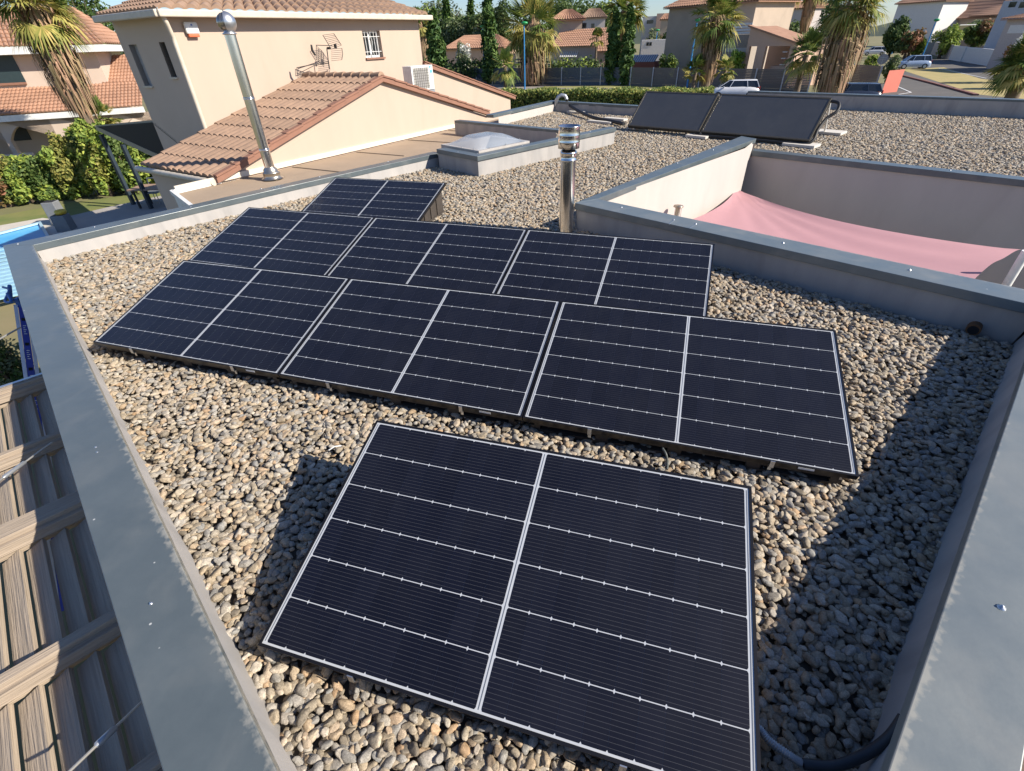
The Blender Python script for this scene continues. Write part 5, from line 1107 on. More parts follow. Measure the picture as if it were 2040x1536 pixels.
# clipped hedge in front of the road
hg = empty('clipped_hedge', 'long clipped green hedge along the road behind the flat roof', 'hedge')
rnd = random.Random(4); HA = atD(985, 190, 30); HB = atD(1420, 190, 28); zt_h = facing(HA.lerp(HB, .5), 1150, 183).z; hdv = (HB - HA); hdv.z = 0; HL = hdv.length; hdv.normalize(); hnv = Vector((-hdv.y, hdv.x, 0))
m = MB()
for k in range(16000):
    u = rnd.uniform(0, HL); f = rnd.random(); t = rnd.uniform(0, 1.4)
    p = HA + hdv * u
    if f < .55: p = XY(p + hnv * t, zt_h + rnd.uniform(-.18, .06) + .05 * sin(u * 3))
    else: p = XY(p + hnv * rnd.uniform(-.06, .12), rnd.uniform(zt_h - 1.5, zt_h))
    nn_ = Vector((rnd.uniform(-1, 1), rnd.uniform(-1, 1), rnd.uniform(-.3, 1.2))).normalized(); a = nn_.orthogonal().normalized(); a = Matrix.Rotation(rnd.uniform(0, 6.28), 3, nn_) @ a; b = nn_.cross(a); s = rnd.uniform(.05, .10)
    m.add([p - a * s, p + b * s * .5, p + a * s, p - b * s * .5], [(0, 1, 2, 3)], 0 if rnd.random() < .6 else 1)
m.build('foliage', [leafmat('hedge_green', (.12, .17, .04), (.07, .11, .03)), leafmat('hedge_yellow', (.30, .30, .09), (.20, .22, .06))], hg)
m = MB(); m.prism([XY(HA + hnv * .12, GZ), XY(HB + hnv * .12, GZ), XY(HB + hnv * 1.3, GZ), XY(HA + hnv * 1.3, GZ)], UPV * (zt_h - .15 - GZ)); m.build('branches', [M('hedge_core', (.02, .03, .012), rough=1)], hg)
# ================================================================== HOUSES FAR BEHIND
wall_w = M('far_white', (.70, .68, .66), rough=.9); wall_p = M('far_pink', (.62, .42, .31), (.56, .38, .28), scale=.5, rough=.9); wall_b = M('far_beige', (.46, .37, .29), (.41, .33, .26), scale=.5, rough=.95, stain=.2, sscale=.5); wall_l = M('far_lilac', (.55, .49, .46), rough=.9)
def vbase(x, y, D): return atD(x, y, D)
def block(parent, xl, xr, yt, Dl, Dr, depth, mat, name='wall', z0=GZ, yr=None):
    "box building: front face between two photo columns at their distances; returns corner helpers"
    a = atD(xl, yt, Dl); zt = a.z; b = atD(xr, yr if yr else yt, Dr); d = (b - a); d.z = 0; L = d.length; d.normalize(); n = Vector((-d.y, d.x, 0))
    m = MB(); m.prism([XY(a, z0), XY(b, z0), XY(b, z0) + n * depth, XY(a, z0) + n * depth], UPV * (zt - z0)); m.build(name, [mat], parent)
    return a, b, d, n, L, zt
def hip(parent, a, b, n, depth, zt, rise, o=.5, inset=.35, nt=None, mat=None, gable=False, nr=8):
    d = (b - a); d.z = 0; L = d.length; d.normalize(); A = XY(a, zt) - d * o - n * o; B = XY(b, zt) + d * o - n * o; C = XY(b, zt) + d * o + n * (depth + o); E = XY(a, zt) - d * o + n * (depth + o); ins = 0 if gable else min(L, depth) * inset
    R0 = (A + E) / 2 + d * ins + UPV * rise; R1 = (B + C) / 2 - d * ins + UPV * rise; nt = nt or max(6, int(L / .35)); nt2 = max(4, int(depth / .35)); mat = mat or tile_o
    m = tile_roof(A, B, R0, R1, nt, nr, seg=3, lift=.05); tile_roof(C, E, R1, R0, nt, nr, seg=3, lift=.05, mb=m)
    if not gable: tile_roof(B, C, R1, R1 + n * .01, nt2, nr, seg=3, lift=.05, mb=m); tile_roof(E, A, R0, R0 - n * .01, nt2, nr, seg=3, lift=.05, mb=m)
    m.prism([A - UPV * .12, B - UPV * .12, C - UPV * .12, E - UPV * .12], UPV * .1); return m.build('roof', [mat], parent)
def winpx(parent, pl, px, mat=None, name='window', proud=.04):
    a, b = pl; pts = [onwall(a, b, x, y) for x, y in px]; d = (b - a); d.z = 0; d.normalize(); n = Vector((-d.y, d.x, 0)); x0 = min((p - a).dot(d) for p in pts); x1 = max((p - a).dot(d) for p in pts); z0 = min(p.z for p in pts); z1 = max(p.z for p in pts)
    P = lambda u, z: XY(a + d * u, z) - n * proud; m = MB(); m.prism([P(x0, z0), P(x1, z0), P(x1, z1), P(x0, z1)], n * (proud + .02)); return m.build(name, [mat or glass_m], parent)
# beige two-storey house behind the central palm
hb = empty('beige_house', 'large beige two-storey house behind the central palm', 'house')
a, b, d, n, L, zt = block(hb, 1334, 1506, 16, 86, 78, 8, wall_b, yr=14)
hip(hb, a, b, n, 8, zt, 2.0, o=.6, mat=tile_o, gable=False)
m = MB(); t0 = atD(1378, 72, 75); t1 = atD(1494, 74, 72); dd = (t1 - t0).xy.normalized().to_3d(); nn2 = Vector((-dd.y, dd.x, 0)); m.prism([XY(t0, GZ), XY(t1, GZ), XY(t1, GZ) + nn2 * 6, XY(t0, GZ) + nn2 * 6], UPV * (t0.z - GZ)); m.build('terrace_wall', [M('far_taupe', (.36, .31, .26), rough=.95)], hb)
m = MB(); p0 = t0 + dd * (t1 - t0).length * .62; p1 = t1; 
for k in range(4): m.bar(XY(p0, t0.z + .15 + .27 * k), XY(p1, t0.z + .15 + .27 * k), .05, .16)
m.build('railing', [white_m], hb)
winpx(hb, (t0, t1), [(1447, 96), (1490, 96), (1447, 103), (1490, 103)], M('window_pale', (.5, .48, .45), rough=.6))
# pink annexe with a sloping roof and open porch
pk = empty('pink_annexe', 'pink annexe with a sloping tiled edge and an open arched porch', 'house')
A = atD(1496, 54, 70); B = atD(1589, 88, 66); d = (B - A); d.z = 0; L = d.length; d.normalize(); n = Vector((-d.y, d.x, 0)); zA = A.z; zB = B.z
P = lambda u, z, k=0: XY(A + d * u, z) + n * k
def zr_(u): return zA + (zB - zA) * u / L
m = MB(); zo = onwall(A, B, 1530, 92).z
m.prism([P(0, zo), P(L, zo), P(L, zB), P(0, zA)], n * .3); m.prism([P(0, GZ), P(L * .06, GZ), P(L * .06, zo), P(0, zo)], n * .3); m.prism([P(L * .88, GZ), P(L, GZ), P(L, zo), P(L * .88, zo)], n * 5); m.prism([P(L * .22, GZ), P(L * .40, GZ), P(L * .40, zo), P(L * .22, zo)], n * .3); m.prism([P(0, GZ, 3.5), P(L, GZ, 3.5), P(L, zB, 3.5), P(0, zA, 3.5)], n * .2)
m.build('wall', [wall_p], pk)
m = MB(); m.bar(P(-.2, zA + .12), P(L + .3, zr_(L + .3) + .12), .5, .16); m.poly([P(0, zA + .05), P(L, zB + .05), P(L, zB + .05, 4), P(0, zA + .05, 4)]); m.build('roof', [tile_o], pk)
m = MB(); m.box(P(L * .6, GZ + 1.3, 1.5), (2, .8, 1.0), rz=atan2(d.y, d.x)); m.build('cabinet', [M('pink_pale', (.6, .45, .36), rough=.8)], pk)
m = MB()
for k in range(5): m.box(P(L * .80, zo - .5 - k * .55, .2), (.5, .5, .08), rz=atan2(d.y, d.x))
m.build('shelf', [wall_w], pk)
# orange roofed villa with a square turret
vl = empty('orange_roofed_villa', 'pale villa with orange tiled roofs and a square turret', 'house')
a, b, d, n, L, zt = block(vl, 1104, 1160, 40, 104, 104, 5, wall_b); hip(vl, a, b, n, 5, zt, 1.4, o=.6, inset=.5)
a, b, d, n, L, zt = block(vl, 1100, 1196, 94, 100, 98, 7, wall_l, name='lower_wall'); R = MB()
R = tile_roof(XY(a, zt) - n * .8, XY(b, zt) - n * .8, XY(a, onwall(a + n * 5, b + n * 5, 1150, 60).z) + n * 5, XY(b, onwall(a + n * 5, b + n * 5, 1190, 56).z) + n * 5, 26, 8, seg=4, lift=.05); R.build('roof', [tile_o], vl)
m = MB(); p0 = onwall(a, b, 1119, 103); p1 = onwall(a, b, 1154, 103)
for k in range(9):
    q0 = p0.lerp(p1, k / 9); q1 = p0.lerp(p1, (k + .55) / 9); m.prism([q0, q1, q1 - n * 1.3 - UPV * .7, q0 - n * 1.3 - UPV * .7], UPV * .03)
m.build('striped_awning', [white_m], vl)
a, b, d, n, L, zt = block(vl, 1186, 1232, 103, 92, 92, 6, wall_p, name='right_wall'); R = tile_roof(XY(a, zt) - n * .5, XY(b, zt) - n * .5, XY(a, zt + 2.3) + n * 4, XY(b, zt + 2.3) + n * 4, 14, 7, seg=4, lift=.05); R.build('right_roof', [tile_o], vl)
pv = empty('pinkish_house', 'small pinkish house behind the turret with a grey window', 'house')
a, b, d, n, L, zt = block(pv, 1161, 1206, 36, 130, 130, 7, wall_l, yr=36); hip(pv, a, b, n, 7, zt, 1.6, o=.4, mat=tile_m); winpx(pv, (a, b), [(1178, 47), (1184, 56)]); winpx(pv, (a, b), [(1160, 46), (1168, 56)])
lo = empty('low_orange_house', 'low house with orange roof behind the flowering bush and cypress', 'house')
a, b, d, n, L, zt = block(lo, 888, 1000, 98, 108, 104, 8, wall_p); hip(lo, a, b, n, 8, zt, 1.9, o=.5)
# white modern house and pink neighbour, far away
wh = empty('white_cube_house', 'white cube shaped house with one dark window far behind', 'house')
a, b, d, n, L, zt = block(wh, 1281, 1310, 33, 170, 170, 8, wall_w); winpx(wh, (a, b), [(1289, 40), (1301, 47)])
ph = empty('salmon_house', 'salmon house with small tiled roof beside the white cube house', 'house')
a, b, d, n, L, zt = block(ph, 1309, 1342, 27, 165, 165, 8, wall_p); a, b, d, n, L, zt = block(ph, 1317, 1342, 39, 155, 155, 5, wall_b, name='front_wall'); hip(ph, a, b, n, 5, zt, 1.2, o=.3)
gs = empty('white_shed', 'low white outbuilding with two small windows left of the beige house', 'shed')
a, b, d, n, L, zt = block(gs, 1279, 1334, 80, 112, 112, 5, wall_w); winpx(gs, (a, b), [(1288, 84), (1292, 91)]); winpx(gs, (a, b), [(1294, 84), (1298, 91)])
gv = empty('striped_roof_shed', 'low red shed with a grey and white ribbed roof behind the fence', 'shed')
a, b, d, n, L, zt = block(gv, 1250, 1304, 124, 84, 83, 3, M('shed_red', (.30, .10, .07), rough=.8)); m = MB()
for k in range(12):
    p = a.lerp(b, k / 12); q = a.lerp(b, (k + .6) / 12); m.prism([XY(p, zt), XY(q, zt), XY(q, zt + .75) + n * 2, XY(p, zt + .75) + n * 2], UPV * .06)
m.build('ribbed_roof', [M('roof_pale', (.50, .50, .52), rough=.6)], gv); m = MB(); m.prism([XY(a, zt - .03), XY(b, zt - .03), XY(b, zt + .72) + n * 2, XY(a, zt + .72) + n * 2], UPV * .02); m.build('roof_sheet', [M('roof_dark', (.10, .10, .12), rough=.6)], gv)
# right-hand houses
hr_ = empty('hipped_bungalow', 'wide bungalow with a large brown hipped roof at the upper right', 'house')
a, b, d, n, L, zt = block(hr_, 1812, 1992, 42, 185, 172, 14, wall_b, yr=38); hip(hr_, a, b, n, 14, zt, 4.8, o=.8, inset=.45, mat=M('tile_brown', (.34, .20, .14), (.28, .165, .115), scale=.5, rough=.9), nt=46)
hs_ = empty('white_gabled_house', 'white gabled house with brown roof behind the hipped bungalow', 'house')
a, b, d, n, L, zt = block(hs_, 1790, 1880, 8, 175, 170, 10, wall_w); hip(hs_, a, b, n, 10, zt, 3.0, o=.6, mat=M('tile_brown', (.34, .20, .14)))
hz = empty('brown_roofed_house', 'low house with plain brown roof beside the grey modern house', 'house')
a, b, d, n, L, zt = block(hz, 1940, 2010, 32, 175, 170, 10, wall_b); hip(hz, a, b, n, 10, zt, 2.6, o=.6, mat=M('tile_brown', (.34, .20, .14)))
hm_ = empty('grey_modern_house', 'pale grey modern house with dark windows at the right edge', 'house')
a, b, d, n, L, zt = block(hm_, 2000, 2120, 2, 120, 112, 10, M('far_greyblue', (.50, .52, .56), rough=.8)); winpx(hm_, (a, b), [(2013, 4), (2022, 14)]); winpx(hm_, (a, b), [(2034, 4), (2060, 14)])
gg = empty('pale_garage', 'pale garage with shallow tiled roof at the right edge', 'garage')
a, b, d, n, L, zt = block(gg, 2008, 2110, 38, 98, 92, 7, wall_l); hip(gg, a, b, n, 7, zt, .9, o=.5)
winpx(gg, (a, b), [(2014, 50), (2050, 66)], white_m, name='garage_door')
# pale house behind the right palm, tall grey-skirted palms in front
hq_ = empty('pale_house', 'pale house glimpsed between the grey palm trunks', 'house')
a, b, d, n, L, zt = block(hq_, 1548, 1620, 20, 140, 135, 8, wall_l); hip(hq_, a, b, n, 8, zt, 1.2, o=.4)
# street walls and gates on the right
def wallseg(name, label, cat, x0, y0, x1, y1, ht, yt, mat, th=.25, group=None):
    A = at(x0, y0, GZ); B = at(x1, y1, GZ); zt = facing(A, x0 + ht, yt).z; d = (B - A).normalized(); n = Vector((-d.y, d.x, 0)); m = MB(); m.prism([A, B, B + n * th, A + n * th], UPV * (zt - GZ)); o = m.build(name, [mat]); return tag(o, label, cat, group)
wg = 'walls and gates along the right street'
wallseg('dark_gate', 'dark slatted gate left of the grey street wall', 'gate', 1835, 107, 1853, 108, 3, 84, fence_b, group=wg)
wallseg('street_wall', 'grey rendered street wall between the dark gate and the white gates', 'wall', 1854, 108, 1886, 118, 3, 84, M('wall_greybeige', (.42, .38, .35), (.36, .33, .30), scale=.5, rough=.9), group=wg)
wallseg('sliding_gate', 'narrow white gate right of the grey street wall', 'gate', 1889, 119, 1912, 123, 4, 91, white_m, group=wg)
wallseg('sliding_gate', 'wide white gate nearest the grey garage', 'gate', 1915, 123, 1968, 132, 5, 94, white_m, group=wg)
wallseg('gate_pillar', 'white gate pillar at the right end of the white gates', 'pillar', 1970, 132, 1982, 133, 8, 98, white_m, .5, group=wg)
cp = empty('carport', 'white carport with a curved roof above the street wall', 'carport'); c0 = atD(1853, 72, 160); c1 = atD(1904, 58, 155); m = MB(); dd = (c1 - c0); dd.z = 0; Lc = dd.length; dd.normalize(); nc_ = Vector((-dd.y, dd.x, 0))
pts = [XY(c0 + dd * Lc * t, c0.z - .3 + (c1.z - c0.z + .9) * sin(t * 1.5)) for t in [k / 8 for k in range(9)]]
for p, q in zip(pts[:-1], pts[1:]): m.prism([p, q, q + nc_ * 4, p + nc_ * 4], UPV * .15)
m.build('curved_roof', [white_m], cp); 
for t in (.1, .5): m = MB(); m.box(XY(c0 + dd * Lc * t, (GZ + c0.z) / 2), (.4, .4, c0.z - GZ)); m.build('post', [white_m], cp)
# coral wall, fence return and round sign
cw = at(1756, 186, GZ); cw2 = at(1786, 183, GZ); cw3 = at(1800, 149, GZ)
zt_ = facing(cw, 1765, 141).z; m = MB(); coral = M('coral_wall', (.60, .17, .12), (.56, .155, .11), scale=1, rough=.8)
m.prism([cw, cw2, cw2 + Vector((.1, .3, 0)), cw + Vector((.1, .3, 0))], UPV * (zt_ - GZ)); tag(m.build('corner_wall', [coral]), 'coral red rendered corner wall by the side road', 'wall')
fence_line(at(1690, 172, GZ), at(1757, 181, GZ), [1697, 1753], facing(at(1720, 176, GZ), 1728, 129).z - GZ, fence_g, 'short dark fence panel beside the coral wall')
sb = at(1738, 178, GZ); st_ = facing(sb, 1757.5, 118); sg = empty('road_sign', 'round road sign seen from behind by the coral wall', 'road sign', loc=sb); m = MB(); m.tube([(0, 0, 0), (0, 0, st_.z - GZ + .3)], .035, 8); m.build('pole', [galv_m], sg)
vv_ = (CAM - st_).normalized(); vv_.z = 0; m = MB(); rad = .42; u = Vector((-vv_.y, vv_.x, 0)).normalized(); cs = Vector((0, 0, st_.z - GZ)); rg = [cs + (u * cos(2 * pi * k / 24) + UPV * sin(2 * pi * k / 24)) * rad for k in range(24)]; m.prism(rg, vv_ * .03); m.build('disc', [M('sign_back', (.30, .30, .31), rough=.5)], sg)
m = MB(); m.box(cs + vv_ * .045, (.5, .06, .04), rz=atan2(u.y, u.x)); m.box(cs + vv_ * .045 + UPV * .12, (.5, .06, .04), rz=atan2(u.y, u.x)); m.build('bracket', [galv_m], sg)
# ================================================================== CARS
def car(label, px, py, yaw, paint, L=4.1, W=1.75, H=1.5, suv=0.0, z=GZ + .01):
    p = at(px, py, z); o = empty('parked_car', label, 'car', 'cars parked along the streets', loc=p, rz=yaw); hw = W / 2
    # side outline stations: x, sill z, belt z, roof z
    xs = [-L / 2, -L / 2 + .12, -L * .40, -L * .30, -L * .16, 0, L * .16, L * .27, L * .36, L * .46, L / 2]
    belt = [.62, .80, .90, .95, .97, .96, .95, .92, .88, .74, .52]; roof = [None, None, 1.22 / 1.5 * H, H * .96, H, H * .995, H * .95, H * .80, .90, .76, .55]
    wid = [.80, .92, .98, 1, 1, 1, 1, 1, .98, .92, .78]
    m = MB(); vs = []
    for x, bz, w_ in zip(xs, belt, wid):
        y = hw * w_; vs += [Vector((x, -y * .93, .22)), Vector((x, -y, .45)), Vector((x, -y * .985, bz)), Vector((x, -y * .86, bz + .03)), Vector((x, y * .86, bz + .03)), Vector((x, y * .985, bz)), Vector((x, y, .45)), Vector((x, y * .93, .22))]
    N_ = 8; fs = [(i * N_ + k, i * N_ + k + 1, (i + 1) * N_ + k + 1, (i + 1) * N_ + k) for i in range(len(xs) - 1) for k in range(N_ - 1)] + [tuple(range(N_))[::-1], tuple((len(xs) - 1) * N_ + k for k in range(N_))]
    m.add(vs, fs, 0, True); body = m.build('body', [paint], o)
    m = MB(); cs_ = [(-L * .46, .93, .88), (-L * .42, H * .93, .74), (-L * .30, H, .72), (0, H, .72), (L * .12, H * .96, .70), (L * .30, .90, .86)]
    # cabin: lower ring at belt, roof ring
    low = [(-L * .47, .86), (-L * .25, .92), (L * .1, .92), (L * .31, .84)]; upr = [(-L * .41, .70), (-L * .22, .74), (L * .04, .74), (L * .13, .68)]; vs = []
    for (x, f) in low: vs += [Vector((x, -hw * f, .95)), Vector((x, hw * f, .95))]
    for (x, f) in upr: vs += [Vector((x, -hw * f, H - .04)), Vector((x, hw * f, H - .04))]
    m.add(vs, [(0, 1, 9, 8), (6, 14, 15, 7)] + [(2 * i, 2 * i + 8, 2 * i + 10, 2 * i + 2) for i in range(3)] + [(2 * i + 1, 2 * i + 3, 2 * i + 11, 2 * i + 9) for i in range(3)], 0); m.build('window', [glass_m], o)
    m = MB(); vs2 = []
    for (x, f) in upr: vs2 += [Vector((x, -hw * f, H - .045)), Vector((x, hw * f, H - .045))]
    up2 = [v + Vector((0, -.08 * (1 if v.y > 0 else -1), .05)) for v in vs2]; m.add(vs2 + up2, [(8, 9, 11, 10), (10, 11, 13, 12), (12, 13, 15, 14), (0, 8, 10, 2), (2, 10, 12, 4), (4, 12, 14, 6), (1, 3, 11, 9), (3, 5, 13, 11), (5, 7, 15, 13), (0, 1, 9, 8), (6, 14, 15, 7)], 0, True)
    for (a_, b_) in ((0, 8), (2, 10), (4, 12), (6, 14)):
        for s in (0, 1): m.bar(vs[a_ + s] + Vector((0, (.01 if s else -.01), 0)), vs[b_ + s] + Vector((0, (.01 if s else -.01), 0)), .07, .05, up=Vector((1, 0, 0)))
    m.build('roof', [paint], o)
    for x in (-L * .31, L * .31):
        for s in (-1, 1): m = MB(); m.tube([(x, s * (hw - .20), .31), (x, s * (hw + .01), .31)], .31, 20); wh_ = m.build('wheel', [black_m], o); m = MB(); m.tube([(x, s * (hw + .0), .31), (x, s * (hw + .02), .31)], .19, 16); m.build('rim', [alu_m], wh_)
    for s in (-1, 1):
        m = MB(); m.box((L * .47, s * hw * .68, .68), (.12, .3, .13)); m.build('headlight', [M('lamp_clear', (.7, .72, .75), rough=.1)], o, bevel=.02); m = MB(); m.box((-L * .485, s * hw * .80, .88), (.08, .16, .28)); m.build('tail_light', [M('lamp_red', (.35, .02, .02), rough=.2)], o, bevel=.02)
        m = MB(); m.box((L * .22, s * (hw + .06), .98), (.12, .16, .11)); m.build('mirror', [paint], o, bevel=.02)
    return o
paint_w = M('paint_white', (.72, .73, .76), (.70, .71, .74), rough=.2, coat=1.0); paint_b = M('paint_blue', (.34, .44, .62), rough=.2, coat=1.0); paint_d = M('paint_dark', (.035, .045, .07), rough=.2, coat=1.0); paint_s = M('paint_silver', (.5, .53, .57), rough=.25, coat=1.0, metal=.5)
car('white hatchback on the road in front of the dark fence', 1458, 197, radians(180), paint_w, L=4.2, H=1.48)
car('dark blue car whose roof shows above the far coping', 1686, 208, radians(176), paint_d, L=4.1, H=1.44)
car('pale blue small hatchback parked by the dry grass strip', 1815, 137, radians(180), paint_b, L=3.9, H=1.55)
car('white car half hidden behind shrubs beyond the coral wall', 1740, 110, radians(170), paint_w, L=4.2, H=1.5)
# ================================================================== TREES AND PALMS BEHIND
palm('very large fan palm with a broad dead skirt beside the tall lamp', 1062, 176, 52, 74, 150, skirt_y=172, skirt_w=84, seed=11, yel=.45, nf=70, tw=.45)
palm('fan palm with a thin pale trunk behind the blue fence', 1236, 150, 18, 76, 105, skirt_y=125, skirt_w=36, seed=12, yel=.35, nf=50, tw=.22)
palm('central fan palm with green crown before the beige house', 1402, 188, 36, 57, 132, skirt_y=150, skirt_w=56, seed=13, yel=.35, nf=60, tw=.35)
palm('massive fan palm with a shaggy skirt left of the coral wall', 1648, 190, 12, 50, 170, skirt_y=186, skirt_w=118, seed=14, yel=.45, nf=80, tw=.5)
palm('small fan palm at the foot of the very large palm', 1008, 176, 132, 69, 72, seed=15, yel=.3, nf=26, group='low young fan palms')
palm('low palm offshoot left of the central palm trunk', 1378, 188, 142, 56, 70, seed=16, yel=.15, nf=24, group='low young fan palms')
palm('low palm offshoot right of the central palm trunk', 1436, 188, 140, 55, 64, seed=17, yel=.4, nf=24, group='low young fan palms')
palm('dark fan palm before the left slope of the massive palm', 1585, 188, 110, 52, 110, seed=18, yel=.1, nf=36)
palm('fan palm at the right edge with drooping dark leaves', 2005, 215, 128, 38, 170, seed=19, yel=.15, nf=70, skirt_y=190, skirt_w=40, w=.05, tw=.3)
palm('palm with dry skirt right behind the peach house corner', 848, 150, 48, 88, 60, skirt_y=125, skirt_w=34, seed=20, yel=.5, nf=30)
palm('grey skirted fan palm far behind, left of its twin', 1548, 110, -20, 92, 70, skirt_y=55, skirt_w=30, seed=21, yel=.3, nf=36)
palm('grey skirted fan palm far behind, right of its twin', 1588, 110, -24, 88, 76, skirt_y=60, skirt_w=32, seed=22, yel=.3, nf=36)
palm('small palm against the orange roof', 1187, 112, 76, 90, 40, seed=23, yel=.3, nf=20)
palm('feathery green palm behind the beige house', 1530, 62, 36, 100, 54, seed=24, yel=.1, nf=30)
palm('leaning palm trunk before the grey modern house', 1990, 66, -40, 135, 60, skirt_y=-10, skirt_w=14, seed=25, yel=.2, nf=24)
cypress('broad cypress behind the peach house corner', 871, 128, 20, 44, 78, 1)
cypress('tall slim dark cypress behind the blue lamp', 977, 130, -30, 34, 80, 2)
cypress('cypress column wrapped in ivy left of the thin palm', 1219, 140, 20, 30, 72, 3)
cypress('cypress column right of the thin palm trunk', 1247, 140, 10, 26, 71, 6)
cypress('distant pointed cypress against the sky, left one', 896, 100, -12, 20, 125, 4); cypress('distant pointed cypress against the sky, right one', 942, 100, -2, 20, 125, 5)
T = [('broadleaf_tree', 'wide olive green tree mass behind the two distant cypresses', 890, 100, -14, 130, 135, [G_mid, G_grey]), ('broadleaf_tree', 'wide grey green tree mass left of the very large palm', 965, 100, 2, 130, 132, [G_grey, G_mid]), ('broadleaf_tree', 'wide green tree mass above the orange roofed villa', 1140, 70, -30, 160, 175, [G_mid, G_dark]), ('broadleaf_tree', 'green treetops behind the right end of the hipped bungalow', 1840, 40, -16, 120, 215, [G_mid, G_grey]), ('broadleaf_tree', 'dark treetops behind the pink annexe slope', 1560, 60, -10, 130, 145, [G_dark, G_mid]), ('broadleaf_tree', 'olive green tree behind the broad cypress', 850, 120, -20, 70, 92, [G_lime, G_mid]), ('broadleaf_tree', 'dark pine wood behind the low orange house, left tree', 905, 100, 22, 70, 122, [G_grey, G_dark]), ('broadleaf_tree', 'rounded grey green tree above the flowering bush', 922, 100, 8, 60, 118, [G_grey, G_dark]), ('broadleaf_tree', 'grey green tree left of the tall slim cypress', 955, 100, 14, 60, 116, [G_grey, G_dark]),
     ('broadleaf_tree', 'dark tree right of the tall slim cypress', 1005, 100, -10, 70, 112, [G_dark, G_mid]), ('broadleaf_tree', 'green tree behind the square turret', 1115, 70, -20, 90, 150, [G_dark, G_mid]), ('broadleaf_tree', 'green tree behind the pinkish house', 1165, 70, -14, 90, 155, [G_mid, G_dark]), ('broadleaf_tree', 'light green tree left of the thin palm', 1205, 80, -12, 70, 150, [G_mid, G_lime]), ('broadleaf_tree', 'dark tree behind the very large palm', 1060, 80, -20, 80, 140, [G_dark, G_mid]),
     ('bush', 'flowering oleander with white blossom before the low orange house', 928, 122, 82, 42, 84, [G_grey, G_white]), ('bush', 'pale flowering shrub above the oleander', 918, 110, 74, 30, 92, [G_white, G_grey]), ('bush', 'rounded green bush left of the beige house', 1329, 134, 99, 50, 72, [G_lime, G_mid]), ('bush', 'bright lime green bush right of the central palm', 1466, 132, 93, 48, 70, [G_lime, leafmat('leaf_bright', (.24, .34, .04), (.16, .25, .03))]),
     ('bush', 'reddish bush behind the white shed', 1300, 95, 56, 50, 125, [G_red, G_grey]), ('bush', 'dark shrub beside the far small lamp', 1326, 100, 55, 32, 118, [G_dark, G_mid]),
     ('broadleaf_tree', 'green bush on the slope behind the pink annexe', 1570, 80, 38, 80, 98, [G_mid, G_grey]), ('broadleaf_tree', 'green bush above the right end of the pink annexe', 1604, 90, 50, 60, 92, [G_mid, G_lime]), ('broadleaf_tree', 'dark tree behind the grey palm trunks', 1650, 80, -10, 90, 110, [G_dark, G_mid]), ('broadleaf_tree', 'dark tree above the grey palm trunks', 1520, 60, -25, 90, 120, [G_dark, G_grey]),
     ('street_tree', 'green street tree left of the carport', 1812, 104, 60, 60, 135, [G_mid, G_grey]), ('street_tree', 'leafy green shrub just left of the dark gate', 1826, 104, 76, 34, 130, [G_lime, G_mid]), ('bush', 'shrub behind the coral wall beside the road sign', 1775, 140, 104, 44, 72, [G_mid, G_grey]), ('bush', 'green shrub left of the road sign', 1735, 136, 106, 46, 70, [G_mid, G_lime]),
     ('broadleaf_tree', 'dark tree before the white gabled house', 1788, 62, 28, 60, 135, [G_mid, G_dark]), ('hedge_shrub', 'reddish clipped hedge below the hipped roof, left part', 1820, 64, 48, 70, 128, [G_red, G_dark]), ('hedge_shrub', 'lime green hedge below the hipped roof', 1890, 66, 42, 74, 128, [G_lime]), ('broadleaf_tree', 'reddish green tree behind the white gates', 1940, 84, 34, 90, 165, [G_red, G_grey, G_mid]), ('broadleaf_tree', 'dark green tree beside the pale garage', 1985, 86, 40, 50, 160, [G_dark, G_mid]),
     ('broadleaf_tree', 'tree line tree behind the brown roofed house', 1900, 40, -20, 90, 210, [G_mid, G_lime]), ('broadleaf_tree', 'tree line tree above the brown roofed house', 1965, 40, -24, 90, 205, [G_mid, G_grey]), ('bush', 'red leaved shrub with white flowers at the right edge', 2020, 120, 62, 80, 75, [G_red, G_mid, G_white]), ('bush', 'green shrub below the red leaved shrub at the right edge', 2035, 140, 92, 70, 68, [G_dark, G_mid])]
for i, (nm, lb, x, yb_, yt, wp, D, ms) in enumerate(T):
    bush = nm in ('bush', 'hedge_shrub'); tree(nm, lb, 'bush' if bush else 'tree', x, yb_, yt, wp, D, ms, n=1500 if bush else 3200, s=D * (.0026 if bush else .0030), crown_low=.02 if bush else .08, lumps=16 if bush else 30, seed=i)
# hedge behind the fence
for i, (x0, x1, D, ms, lb) in enumerate(((850, 1020, 82, [G_dark, G_mid], 'dark hedge behind the left end of the blue fence'), (1100, 1200, 84, [G_dark, G_lime], 'dark hedge in front of the orange roofed villa'))):
    A = atD(x0, 130, D); B = atD(x1, 130, D); d = (B - A); d.z = 0; L = d.length; d.normalize(); zt = facing(A.lerp(B, .5), (x0 + x1) / 2, 112).z; h = empty('hedge', lb, 'hedge'); m = MB(); rnd = random.Random(i)
    k = 0.0
    while k < L: leaves(m, XY(A + d * k, (zt + GZ) / 2), 1.5, (zt - GZ) / 2 * rnd.uniform(.9, 1.08), 150, .3, rnd.choice((0, 1)), rnd); k += .9
    m.build('foliage', ms, h)
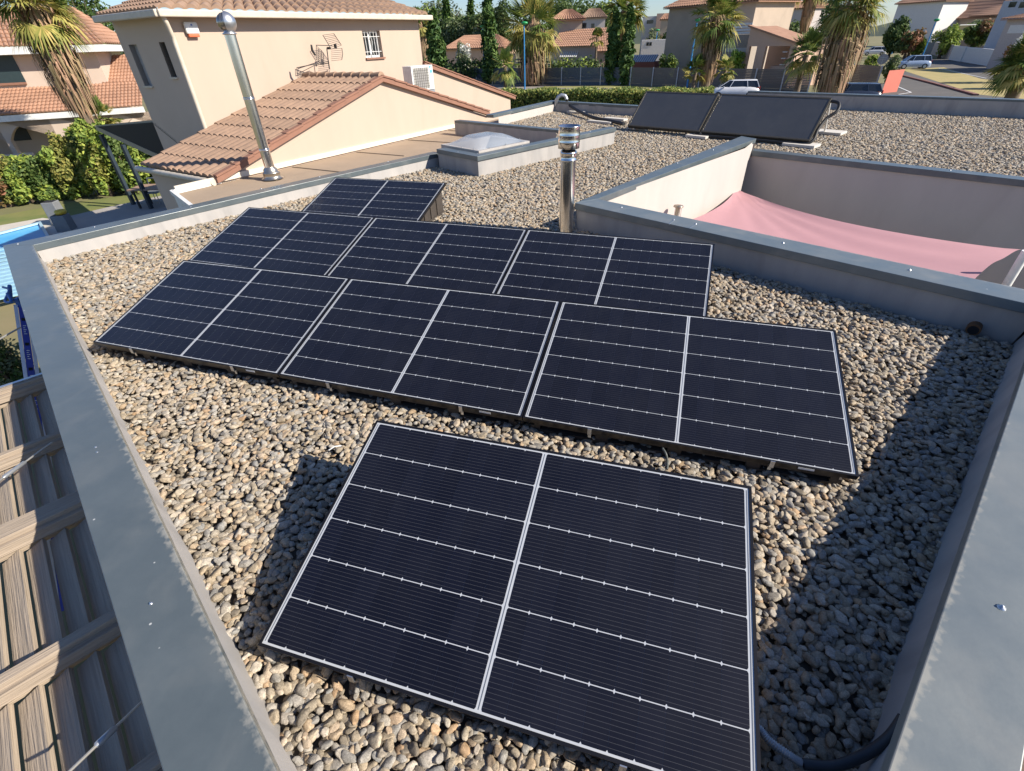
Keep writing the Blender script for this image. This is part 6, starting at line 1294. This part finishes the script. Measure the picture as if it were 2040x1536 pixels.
# distant hills with woods
m = MB(); rnd = random.Random(9); N_ = 90; vs = []
for i in range(N_ + 1):
    a = radians(30 + 130 * i / N_); r = 420; h = 7 + 5 * sin(i * .31) + 3 * sin(i * .9 + 1) + rnd.uniform(0, 1.6); vs += [(r * cos(a), r * sin(a), GZ - 2), ((r + 60) * cos(a), (r + 60) * sin(a), h)]
m.add(vs, [(2 * i, 2 * i + 2, 2 * i + 3, 2 * i + 1) for i in range(N_)], 0, True); tag(m.build('hills', [M('wooded_hill', (.055, .075, .05), (.035, .05, .035), scale=.03, rough=1)]), kind='structure')
